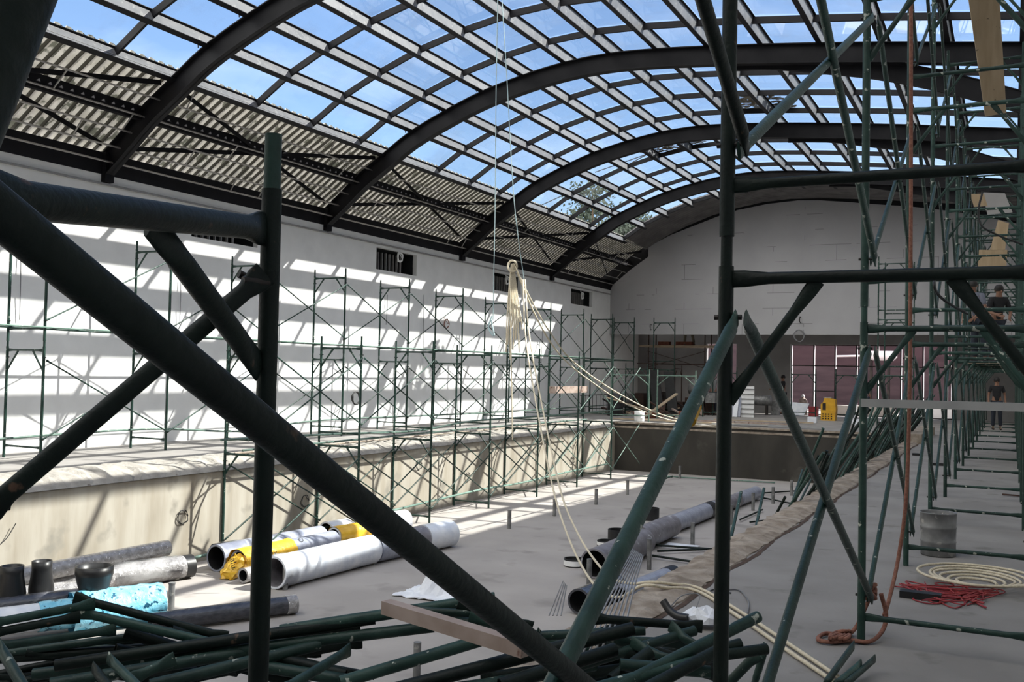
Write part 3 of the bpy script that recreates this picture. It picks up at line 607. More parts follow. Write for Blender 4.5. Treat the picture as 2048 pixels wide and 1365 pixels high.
# bent thin wires rising out of the heap
for k in range(10):
    u = k/9; P = far(1112+14*k, 1345-4*k, 3.6); Q = far(1262+u*24, 1098+14*u, 5.2)
    solid('steel_wire', MB().sweep(smooth([P, P.lerp(Q, .5)+Vector((0, 0, .02)), Q], 4), .0042, 5), 'furring', 'thin bright steel wire of the fan rising from the heap toward the grey pipe', 'wire', 'fan of steel wires')
for k in range(4):
    solid('steel_wire', MB().sweep([far(1098+8*k, 1232, 4.2), far(1126+2.4*k, 1163+3*k, 4.4)], .0028, 5), 'furring', 'thin steel wire of the small sheaf left of the slanting tube', 'wire', 'small sheaf of steel wires')

# tubes leaning against the right pool edge
rr = random.Random(11)
for k in range(84):
    y = 12.2+(k/84)*15+rr.uniform(-.3, .3); top = rr.uniform(.45, 1.25) if y > 13 else rr.uniform(.1, .6)
    bx = -3.2+rr.uniform(-.3, .35); lean = rr.uniform(-1.0, 3.0)
    u = (0-ZP)/(top-ZP)           # crosses the edge line at z=0
    tx = bx+(-2.44-.02-bx)/max(u, .35)
    P = Vector((bx, y, ZP+.02)); Q = Vector((tx, y+lean, top))
    r = rr.choice((.0165, .0165, .0235))
    solid('leaning_tube', MB().tube(P, Q, r, 8), rr.choice(('green', 'green', 'greend', 'greend')), 'green scaffold tube leaning with many others on the right pool edge', 'tube', 'tubes leaning on the right pool edge')
for (a, b, c, d, e) in ((1461,1080,1482,985,.022),(1512,1055,1528,978,.022),(1598,1008,1622,960,.018),(1582,1012,1605,940,.016)):
    P = onz(a, b, ZP+.03) if False else onx(a, b, -2.75 if a > 1550 else -3.1); Q = onx(c, d, -3.0 if a > 1550 else -3.3); 
    solid('leaning_tube', MB().tube(P, Q, e, 8), 'green', 'green tube end standing up at the pool edge near pixel column %s' % ('one' if a < 1500 else 'two'), 'tube', 'upright tube ends at the pool edge')['label'] = 'short green tube end standing up beside the rough curb'
for k, (a, b, c, d) in enumerate(((1300,1090,1440,1100),(1315,1103,1435,1098),(1305,1112,1392,1125),(1510,993,1595,1010),(1520,987,1600,982),(1480,1040,1525,1020),(1500,1045,1545,1040),(1360,1138,1385,1133))):
    solid('floor_tube', MB().tube(onz(a, b, ZP+.06), onz(c, d, ZP+.05), .02, 8), 'greend', 'dark green tube lying on the shaded pool floor near the right edge', 'tube', 'tubes lying on the shaded pool floor')
ledger([onz(1295, 951, ZP+.04), onz(1550, 966, ZP+.04)], .02, 'greenl', 'long pale tube lying on the pool floor along the end wall')
ledger([onz(1270, 953, ZP+.05), onz(1345, 955, ZP+.05)], .018, 'green', 'green tube lying at the foot of the end wall')
ledger([onz(1322, 962, ZP+.04), onz(1345, 953, ZP+.1)], .018, 'green', 'short green tube propped at the edge of the sunlight')

# inlet pipe stubs in the pool floor
for i, (x, y) in enumerate([(-9.65, 9.44), (-9.27, 11.22), (-9.25, 13.4), (-9.15, 15.6), (-9.08, 17.91), (-9.03, 20.02), (-8.98, 22.35), (-9.03, 24.68), (-9.1, 29.5)]):
    solid('pipe_stub', MB().tube((x, y, ZP), (x, y, ZP+.36), .04, 12).tube((x, y, ZP+.36), (x, y, ZP+.38), .045, 12), 'galv', 'short upright pipe stub in the pool floor, left row, %s' % ORD[i], 'pipe stub', 'pipe stubs, left row')
for i, (px_, py_) in enumerate(((833, 1368), (1178, 1175), (1298, 1140), (1385, 1090), (1462, 1050), (1506, 1022), (1546, 1008), (1583, 992))):
    p = onz(px_, py_, ZP); h = .42 if i != 2 else .5
    solid('pipe_stub', MB().tube((p.x, p.y, ZP), (p.x, p.y, ZP+h), .04, 12), 'galv', 'short upright pipe stub in the pool floor, right row, %s' % ORD[i], 'pipe stub', 'pipe stubs, right row')

# ------------------------------------------------------------------ big pipes in the pool
def bigpipe(P, Q, ro, m, label, inner='black', n=28, name='wrapped_pipe', wall=.03):
    t = thing(name, label, 'pipe', (0, 0, 0)); part('shell', MB().pipe(P, Q, ro, ro-wall, n, 0, 1), [m, inner], t); return t
def sleeve(t, P, Q, u0, u1, ro, m, name='sleeve', wob=.01, label=None, n=28, seed=1):
    P, Q = Vector(P), Vector(Q); d = (Q-P).normalized(); uu = d.orthogonal().normalized(); w = d.cross(uu); rg = random.Random(seed); secs = []
    N = max(6, int((Q-P).length*(u1-u0)*9))
    for i in range(N+1):
        e = P.lerp(Q, u0+(u1-u0)*i/N); secs.append([e+(uu*math.cos(2*math.pi*j/n)+w*math.sin(2*math.pi*j/n))*(ro+rg.uniform(0, wob)) for j in range(n)])
    return part(name, MB().loft(secs, caps=False), m, t, label)
rz_ = ZP
def V(x, y, z): return Vector((x, y, z))
# white / yellow group
def ax(x0, y0, x1, y1, r): return onz(x0, y0, ZP+r), onz(x1, y1, ZP+r)
a, b = ax(432, 1117, 640, 1076, .21)
t = bigpipe(a, b, .21, 'lgpipe', 'grey blue wrapped pipe with a black open mouth, nearest the pool wall'); sleeve(t, a, b, .01, .22, .218, 'film', 'film_wrap', .02)
a, b = ax(652, 1066, 810, 1040, .2)
t = bigpipe(a, b, .2, 'whfilm', 'white wrapped pipe farthest up the pool, behind the yellow strip')
a, b = ax(478, 1125, 665, 1083, .19)
t = bigpipe(a, b, .185, 'lgpipe', 'pipe wrapped in a torn yellow plastic sleeve'); ys_ = sleeve(t, a, b, -.02, .5, .195, 'yellow', 'yellow_sleeve', .02, 'bright yellow plastic sleeve')
# crumpled end of the sleeve hanging out of the mouth
rg = random.Random(5); secs = []
for i in range(9):
    u = i/8; c = a+V(.02+.08*u, -.02-.36*u, -.02-.12*u); secs.append([c+V(math.cos(tt)*(.2-.06*u)*rg.uniform(.6, 1.15), math.sin(tt)*.04*rg.uniform(-1, 1), math.sin(tt)*(.2-.10*u)*rg.uniform(.6, 1.1)) for tt in [2*math.pi*j/18 for j in range(18)]])
part('crumpled_end', MB().loft([[V(v.x, v.y, max(v.z, ZP+.01)) for v in s_] for s_ in secs], smooth=False), 'yellow', t)
def lettering(s, loc, size, rot, m, name='lettering', par=None):
    cu = bpy.data.curves.new(name, 'FONT'); cu.body = s; cu.size = size; cu.extrude = .001; cu.materials.append(M[m]); cu.align_x = 'CENTER'; cu.align_y = 'CENTER'
    tmp = bpy.data.objects.new('tmp', cu); me = bpy.data.meshes.new_from_object(tmp); bpy.data.objects.remove(tmp); bpy.data.curves.remove(cu)
    me.materials.clear(); me.materials.append(M[m]); o = bpy.data.objects.new(name, me); C.objects.link(o); o.location = loc; o.rotation_euler = rot; o.parent = par; return o
dr = (b-a).normalized()
lettering('alux', a+dr*.5+V(.185, 0, .07), .14, (1.3, 0, 1.35), 'cable', par=t); lettering('O', a+dr*.9+V(.11, 0, .165), .12, (.7, 0, 1.35), 'cable', par=t); lettering('O', a+dr*1.3+V(.11, 0, .165), .12, (.7, 0, 1.35), 'cable', par=t)
lettering('aluc', a+V(.17, -.3, .02), .14, (1.5, 1.4, 1.2), 'cable', par=t)
a, b = ax(668, 1074, 812, 1047, .18)
t = bigpipe(a, b, .165, 'whfilm', 'far white pipe carrying a flat yellow strip'); sleeve(t, a, b, 0, .85, .172, 'yellow', 'yellow_sleeve', .015)
a, b = ax(548, 1146, 742, 1099, .24)
t = bigpipe(a, b, .235, 'whfilm', 'big bright white wrapped pipe in front, its dark mouth toward the camera', inner='gypipe'); sleeve(t, a, b, 0, .12, .24, 'film', 'film_wrap', .02)
a, b = ax(746, 1098, 790, 1089, .235)
t = bigpipe(a, b, .23, 'lgpipe', 'grey section between the white pipe and the dark ring')
a, b = ax(792, 1088, 843, 1078, .235)
t = bigpipe(a, b, .23, 'gypipe', 'dark grey short ring in the middle of the front pipe run')
a, b = ax(845, 1077, 900, 1067, .24)
t = bigpipe(a, b, .235, 'whfilm', 'white film covered far end of the front pipe run')
a, b = ax(486, 1152, 530, 1142, .12)
t = bigpipe(a, b, .11, 'grfilm', 'small grey film wrapped roll between the yellow and the white pipe')
# grey film / black group
a, b = ax(60, 1176, 368, 1134, .18)
t = bigpipe(a, b, .165, 'grfilm', 'grey pipe in shiny clear film, its dark end ring showing'); sleeve(t, a, b, .5, .97, .17, 'film', 'film_wrap', .025); d_ = (b-a).normalized(); part('end_ring', MB().pipe(b-d_*.02, b+d_*.12, .17, .14), 'black', t)
a, b = V(-11.40, 7.2, ZP+.42), V(-11.38, 11.0, ZP+.42); bigpipe(a, b, .12, 'grfilm', 'thin pale film wrapped pipe next behind the clear film pipe')
bigpipe(V(PX0+.12, 8.4, ZP+.10), V(PX0+.12, 10.9, ZP+.10), .095, 'grfilm', 'thinnest pale film wrapped pipe, right against the pool wall')
a, b = ax(-40, 1205, 152, 1186, .17); bigpipe(a, b, .155, 'grfilm', 'grey film wrapped pipe under the black reducers')
a, b = ax(-60, 1224, 175, 1196, .28); bigpipe(a, b, .13, 'dkfilm', 'dark film wrapped pipe lying on top, left behind the blue one')
a, b = ax(-60, 1252, 322, 1204, .24)
t = bigpipe(a, b, .16, 'whfilm', 'pipe wrapped in bright blue patterned film'); sleeve(t, a, b, .50, 1.0, .225, 'blue', 'blue_wrap', .03, 'bright blue film with dark dots'); sleeve(t, a, b, .33, .51, .165, 'blue', 'blue_wrap', .015)
a, b = ax(300, 1246, 588, 1209, .125)
t = bigpipe(a, b, .115, 'dkfilm', 'short black film wrapped pipe lying alone in front'); d_ = (b-a).normalized()
part('end_ring', MB().pipe(b-d_*.12, b+d_*.02, .122, .10), 'grfilm', t)
# black reducers (tapered collars)
def reducer(x, y, z, r0, r1, h, label, tilt=0):
    t = thing('pipe_reducer', label, 'pipe reducer', (x, y, z)); t.rotation_euler = (tilt, 0, 0)
    part('shell', MB().lathe([(r0, 0), (r0, .05), (r0*.99, .07), (r1, h*.72), (r1*1.02, h*.74), (r1*1.02, h), (r1*.9, h), (r1*.88, h*.7), (r0*.88, .05), (r0*.88, 0), (r0, 0)]), 'black', t); return t
for (x, y, r0, r1, h, lb) in ((22, 1196, .165, .13, .38, 'black tapered collar at the left edge, leftmost of three'), (82, 1186, .145, .115, .39, 'slimmer black tapered collar, middle of three'), (187, 1196, .165, .215, .38, 'widest black collar, open top wider than its base, rightmost of three')):
    p = onz(x, y, ZP+.36); reducer(p.x, p.y, p.z, r0, r1, h, lb)
# right hand pipe run
a, b = ax(1188, 1128, 1286, 1084, .24); bigpipe(a, b, .232, 'gypipe', 'dark lined grey pipe with a wide open mouth, nearest of the right run')
a, b = ax(1280, 1078, 1342, 1052, .23); bigpipe(a, b, .215, 'gypipe', 'second pipe of the right run, dull dark grey')
a, b = ax(1344, 1049, 1424, 1018, .18); t = bigpipe(a, b, .18, 'lgpipe', 'long pale mottled pipe in the middle of the right run'); d_ = (b-a).normalized(); part('black_patch', MB().pipe(b-d_*.5, b-d_*.1, .182, .17), 'black', t)
a, b = ax(1425, 1017, 1474, 1001, .18); bigpipe(a, b, .165, 'gypipe', 'darker short section near the far end of the right run')
a, b = ax(1475, 1000, 1512, 986, .18); bigpipe(a, b, .165, 'lgpipe', 'last pale section of the right run, by the pool end wall')
a, b = ax(1158, 1204, 1232, 1172, .18); bigpipe(a, b, .17, 'dkfilm', 'near grey blue pipe with a black mouth beside the slanting green tube')
a, b = ax(1240, 1192, 1345, 1150, .15); t = bigpipe(a, b, .14, 'lgpipe', 'narrower grey blue pipe pointing at the upright stub'); d_ = (b-a).normalized(); part('end_ring', MB().pipe(b-d_*.25, b+d_*.02, .145, .12), 'black', t)
for (px_, py_, r, h, m, lb) in ((1148, 1133, .17, .13, 'white', 'low ring with a white band outside, standing by the open mouth'), (1212, 1092, .17, .1, 'white', 'low black ring lying flat behind the near pipe'), (1236, 1080, .2, .2, 'black', 'black ring tilted against the pipe run'), (1300, 1040, .2, .26, 'black', 'tall black ring standing beyond the second pipe')):
    p = onz(px_, py_, ZP); t = thing('pipe_ring', lb, 'pipe ring', (p.x, p.y, ZP)); part('ring', MB().pipe((0, 0, .003), (0, 0, h), r, r-.015), 'black', t)
    if m == 'white': part('white_band', MB().pipe((0, 0, .02), (0, 0, h*.8), r+.004, r), 'white', t)
# crumpled sheets
rg = random.Random(9); g = MB(); N = 16; p0 = onz(885, 1192, ZP)
vs = []
for i in range(N+1):
    for j in range(N+1):
        u, v = i/N-.5, j/N-.5; h = max(0, .62-2.3*math.hypot(u*1.1+.12, v*1.2-.05))+rg.uniform(0, .035)+max(0, .16-abs(u-.2)*.6-abs(v)*.5)*.6
        vs.append((p0.x+u*1.15+rg.uniform(-.02, .02), p0.y+v*.8+rg.uniform(-.02, .02), ZP+.006+h*.85))
g.add(vs, [(i*(N+1)+j, (i+1)*(N+1)+j, (i+1)*(N+1)+j+1, i*(N+1)+j+1) for i in range(N) for j in range(N)])
o = solid('plastic_sheet', g, 'paper', 'crumpled translucent white plastic sheet peaked on the pool floor', 'plastic sheet'); sm_ = o.modifiers.new('s', 'SOLIDIFY'); sm_.thickness = .006
p1 = onz(1362, 1095, ZP); solid('paper_sheet', MB().box((p1.x-.3, p1.y-.2, ZP+.002), (p1.x+.3, p1.y+.2, ZP+.03)), 'paper', 'flat white sheet lying on the pool floor behind an upright stub', 'sheet')

# ------------------------------------------------------------------ ropes and cables
def rope(pts, r, m, label, group=None, cat='rope', name='rope', k=6, n=6):
    return solid(name, MB().sweep(smooth(pts, k), r, n), m, label, cat, group)
t = thing('rope_hank', 'thick hank of pale ropes hanging from a knot before the white wall', 'rope', (0, 0, 0))
rg = random.Random(4)
part('knot', MB().sweep(smooth([far(1025+9*math.cos(a), 533+11*math.sin(a), 17+.05*math.sin(2*a)) for a in [2*math.pi*j/10 for j in range(11)]], 4), .02, 6), 'rope', t)
for k in range(9):
    x0 = 1018+k*1.9; b = 1014+k*3.6; e = (705, 690, 720, 655, 700, 680, 705, 640, 660)[k]
    part('strand', MB().sweep(smooth([far(1023+k*.6, 528, 17), far(x0, 580, 17+.02*k), far(b, 640, 17), far(b+rg.uniform(-3, 3), e, 17)], 5), .012, 6), 'rope', t)
part('strand', MB().sweep(smooth([far(1020, 560, 17), far(1022, 700, 16.9), far(1025, 880, 16.8)], 5), .011, 6), 'rope', t)
rope([far(1030, 532, 17), far(1062, 600, 17), far(1100, 665, 17.4), far(1150, 727, 18.5), far(1240, 789, 21), far(1330, 832, 24.5), far(1420, 850, 28), far(1500, 858, 30)], .014, 'rope', 'pale rope swept from the hank down to the far deck, upper one')
rope([far(1034, 545, 17), far(1075, 640, 17.2), far(1120, 710, 17.8), far(1180, 762, 19), far(1260, 812, 22), far(1350, 843, 26), far(1450, 858, 29.5)], .014, 'rope', 'pale rope swept from the hank down to the far deck, lower one')
rope([far(1046, 560, 16.6), far(1052, 680, 15.6), far(1080, 850, 14), far(1108, 985, 12.6), far(1135, 1070, 11.2), far(1165, 1135, 10), far(1200, 1182, 8.9), far(1240, 1195, 8.3), onz(1285, 1172, .06), onz(1330, 1176, .05), onz(1395, 1183, .02), onz(1480, 1236, .02), onz(1580, 1305, .02), onz(1680, 1372, .02)], .0125, 'rope', 'long pale rope falling past the wall and crossing the deck, left strand')
rope([far(1050, 560, 16.6), far(1060, 680, 15.6), far(1092, 850, 14), far(1122, 985, 12.6), far(1152, 1060, 11.2), far(1185, 1115, 10), far(1222, 1155, 8.9), far(1262, 1168, 8.3), onz(1300, 1165, .06), onz(1345, 1169, .05), onz(1400, 1178, .02), onz(1490, 1230, .02), onz(1590, 1297, .02), onz(1692, 1365, .02)], .0125, 'rope', 'long pale rope falling past the wall and crossing the deck, right strand')
rope([far(996, -30, 13), far(992, 200, 13.3), far(990, 420, 13.8), far(986, 640, 14.5)], .006, 'bcord', 'thin blue white cord hanging straight from the roof, left one', cat='cord', name='cord')
rope([far(1002, -30, 13), far(1014, 160, 13.3), far(1028, 400, 13.8), far(1048, 560, 14.5)], .006, 'bcord', 'thin blue white cord hanging from the roof, slanting right', cat='cord', name='cord')
rope([far(984, 632, 14.5), far(977, 655, 14.5), far(988, 672, 14.5), far(982, 640, 14.5)], .012, 'bcord', 'small light blue knot at the end of the thin cord', cat='cord', name='cord_knot')
d_ = 6.45
rope([far(1822, -30, d_), far(1822, 300, d_), far(1821, 560, d_), far(1819, 800, d_), far(1812, 1000, d_), far(1796, 1120, d_), far(1778, 1200, 6.2), far(1768, 1232, 6.1)], .0125, 'roper', 'long brown red rope hanging down through the right scaffold')
rope([far(1762, 1188, 6.1), far(1772, 1230, 6.1), far(1765, 1262, 6.05), onz(1740, 1284, .02), onz(1700, 1282, .02), onz(1660, 1285, .02), onz(1636, 1280, .02), onz(1650, 1268, .02), onz(1690, 1270, .02), far(1712, 1255, 6.1), far(1738, 1200, 6.15)], .0135, 'roper', 'brown red rope looped round the foot of the nearest right scaffold leg')
rope([far(1735+16*math.cos(a*1.3), 1184+14*math.sin(a), 6.1+.05*math.sin(a*.7)) for a in [.8*j for j in range(26)]], .0135, 'roper', 'tangled brown knot tied on the nearest right scaffold leg', k=4)
rope([onz(1680+20*math.cos(a*1.1), 1272+9*math.sin(a), .03+.02*math.sin(3*a)) for a in [.8*j for j in range(22)]], .0125, 'roper', 'small brown rope bundle on the deck left of the scaffold foot', k=4)
pc = onz(1958, 1170, 0); rg = random.Random(8)
t = thing('hose_coil', 'loose coil of pale hose lying on the deck at the right edge', 'hose', (pc.x, pc.y, 0))
part('hose', MB().sweep(smooth([((.12+.0045*j+rg.uniform(-.02, .02))*math.cos(j*.62)*1.15, (.12+.0045*j+rg.uniform(-.02, .02))*math.sin(j*.62)*1.25, .014+.0012*j) for j in range(62)], 4), .011, 6), 'rope', t)
pc = onz(1870, 1190, 0)
for k in range(5):
    rope([(pc.x+rg.uniform(-.3, .45), pc.y+rg.uniform(-.45, .4), .008+.006*k) for _ in range(13)], .005, 'red', 'thin red cable tangled on the deck beside the hose coil', 'tangled red cables', 'cable', 'cable')
ps = onz(1838, 1198, 0); solid('power_strip', MB().box((ps.x-.13, ps.y-.05, .002), (ps.x+.15, ps.y+.05, .05)), 'black', 'black power strip among the red cables', 'power strip')
rope([far(1868, 558, 3.35), far(1872, 582, 3.3), far(1888, 600, 3.3), far(1915, 618, 3.32), far(1935, 628, 3.34)], .0045, 'cable', 'black cable loop tied over the near rail', cat='cable', name='cable')
rope([far(1876, 545, 3.36), far(1868, 570, 3.28), far(1878, 592, 3.3), far(1905, 612, 3.3), far(1930, 624, 3.32)], .0045, 'cable', 'second black cable tied beside the loop on the near rail', cat='cable', name='cable')
rope([far(1965, 384, 12), far(1957, 420, 12), far(1962, 450, 12), far(1990, 468, 12), far(2052, 492, 12)], .012, 'cable', 'black cable drooping between the upper right scaffolds', cat='cable', name='cable')
rope([onz(1455, 1180, .01), onz(1480, 1182, .01), onz(1497, 1205, .01), onz(1495, 1228, .01)], .006, 'greyc', 'short grey cable curling on the deck beside the tall post', cat='cable', name='cable')
rope([onz(1462, 1187, .01), onz(1430, 1180, .01), onz(1418, 1186, .01), onz(1430, 1192, .01), onz(1450, 1188, .01)], .006, 'cable', 'small black cable curl left of the tall post', cat='cable', name='cable')
def coil(p, r, m, label, nn=4, tilt=(1, 0), th=.008, name='cable_coil', anc=(-.09, 0, .2)):
    rg = random.Random(int(p.x*100)); return rope([p+Vector(anc)]+[p+Vector((rg.uniform(-.02, .02), r*rg.uniform(.85, 1.1)*math.cos(a), r*rg.uniform(.85, 1.1)*math.sin(a))) for a in [.7*j for j in range(int(9*nn))]], th, m, label, cat='cable coil', name=name, k=4)
coil(onx(712, 797, -14.0), .15, 'cable', 'black cable coil hung on a green leg before the white wall', 5, th=.014, anc=(.02, .04, .15))
for (x, y, lb) in ((800, 515, 'second'), (1015, 561, 'third'), (1165, 592, 'farthest')): coil(onx(x, y, XL+.06), .13, 'white', 'small white cable ring hanging in the %s grille opening' % lb, 3, th=.018)
coil(onx(893, 648, XL+.1), .14, 'roper', 'faded brown cable coil hanging on the white wall', 3)
for k, (x, y, z) in enumerate(((365, 1035, 0), (610, 1003, 0), (838, 930, 0), (935, 955, 0), (1145, 921, 0))):
    coil(onx(x, y, PX0+.03), .11, 'cable', 'thin black wire loop sticking out of the pool wall, %s' % ORD[k], 2, th=.006, name='wire_loop')
rope([onx(0, 1090, PX0+.04), onx(15, 1075, PX0+.05), onx(32, 1047, PX0+.06)], .006, 'cable', 'thin wire whisker on the pool wall at the left edge', cat='wire', name='wire')
for k, (x, y0, y1) in enumerate(((42, 505, 640), (362, 560, 650), (548, 600, 800), (848, 590, 740), (1040, 600, 800), (775, 590, 650), (1085, 640, 740))):
    rope([onx(x, y0, XL+.05), onx(x-1, (y0+y1)/2, XL+.07), onx(x-3, y1, XL+.05)], .008, 'greyc' if k not in (3,) else 'cable', 'thin loose cable hanging down the white wall', 'cables hanging on the white wall', 'cable', 'cable')
for k, (x, y) in enumerate(((1302, 655), (1600, 640))):
    coil(ony(x, y, YG-.06), .12, 'cable' if k else 'greyc', 'cable loop hanging on the grey gable boards, %s' % ('left' if not k else 'right of the tall post'), 2, th=.014, anc=(0, .1, .15))
rg = random.Random(2)
p = ony(1598, 672, YG-.1); rope([p+Vector((.2*math.cos(a)*rg.uniform(.8, 1.1), 0, .22*math.sin(a)*rg.uniform(.9, 1.1))) for a in [.7*j for j in range(30)]], .016, 'greyc', 'grey cable coil hanging below the gable edge', cat='cable coil', name='cable_coil', k=4)

# ------------------------------------------------------------------ things on the right deck
bp = onz(1876, 1111, 0); t = thing('metal_bucket', 'dull grey ribbed metal drum standing on the deck under the right scaffold', 'drum', (bp.x, bp.y, 0))
part('shell', MB().lathe([(.0, .004), (.145, .004), (.15, .01), (.15, .12), (.155, .13), (.15, .14), (.153, .25), (.158, .26), (.153, .27), (.157, .385), (.163, .39), (.157, .395), (.15, .385), (.145, .02), (0, .02)], 32), 'galv', t)
for (x, y, sx, sy, lb) in ((1835, 912, .10, .04, 'nearer the curb'), (1876, 932, .16, .035, 'beside a scaffold foot')):
    p = onz(x, y); solid('block_offcut', MB().box((p.x-sx, p.y-sy, .002), (p.x+sx, p.y+sy, .05)), 'black', 'small black offcut on the right deck, %s' % lb, 'offcut')
p = onz(2005, 992); solid('steel_offcut', MB().beam((p.x, p.y, .02), (p.x+.35, p.y-.1, .02), .03, .02), 'rust', 'rusty steel scrap on the right deck at the frame edge', 'scrap')
P = onz(1338, 1235, .05); t = thing('rubber_glove', 'black rubber glove like piece with a wire loop, lying on the curb', 'glove', (0, 0, 0))
part('cuff', MB().sweep(smooth([P+Vector((-.05, .03, .09)), P+Vector((0, .01, .04)), P+Vector((.06, -.01, .015)), P+Vector((.13, -.02, .015))], 4), .026, 10), 'black', t)
part('wire', MB().sweep(smooth([P+Vector((0, .02, .06)), P+Vector((.05, .12, .12)), P+Vector((.15, .16, .13)), P+Vector((.16, .05, .06))], 5), .004, 5), 'greyc', t)
P = onz(1405, 1242, .04); g = MB(); rg = random.Random(12); secs = []
for i in range(8):
    u = i/7; secs.append([P+Vector((-.15+.3*u, (.02+.1*math.sin(math.pi*u))*math.cos(a)*rg.uniform(.7, 1.1), (.02+.07*math.sin(math.pi*u))*abs(math.sin(a))*rg.uniform(.7, 1.2))) for a in [2*math.pi*j/12 for j in range(12)]])
solid('foam_scrap', g.loft(secs, smooth=False), 'paper', 'crumpled white foam scrap beside the black glove', 'scrap')
# planks high in the right scaffold
def board(pts, th, m, label, name='plywood_board', cat='board'):
    a, b, c, d = pts; nn = (b-a).cross(d-a).normalized()*th
    return solid(name, MB().add([a, b, c, d, a+nn, b+nn, c+nn, d+nn], [(3,2,1,0), (4,5,6,7), (0,1,5,4), (1,2,6,5), (2,3,7,6), (3,0,4,7)]), m, label, cat)
board([far(1935, -20, 8.6), far(1998, -20, 8.6), far(2013, 226, 9.6), far(1971, 233, 9.6)], .02, 'ply', 'tall tan plywood plank standing upright in the top of the right scaffold')
board([ony(1940, 388, 22), ony(1968, 388, 22), ony(1975, 412, 22), ony(1948, 414, 22)], .02, 'ply', 'small tan board high in the right scaffold, upper one')
board([ony(1996, 440, 20.24), ony(2018, 447, 20.24), ony(2010, 500, 20.24), ony(1980, 500, 20.24)], .02, 'ply', 'tilted tan board high in the right scaffold, lower one')
board([ony(1965, 385, 25.85), ony(2010, 387, 25.85), ony(2025, 425, 25.85), ony(1975, 430, 25.85)], .02, 'wallg', 'grey board resting behind the tan boards in the right scaffold')
board([ony(1958, 500, 23.05), ony(2015, 500, 23.05), ony(2012, 545, 23.05), ony(1955, 545, 23.05)], .02, 'ply', 'brown sheet leaning in the middle of the right scaffold')
for k, (y0, y1) in enumerate(((20.2, 23.15), (23.05, 26.0))):
    for x in (-.72, -.42, -.12): solid('platform_plank', MB().box((x, y0, 1.922+.042*k), (x+.27, y1, 1.962+.042*k)), 'wood', 'worn plank of the work platform the two people stand on', 'plank', 'planks of the right work platform')

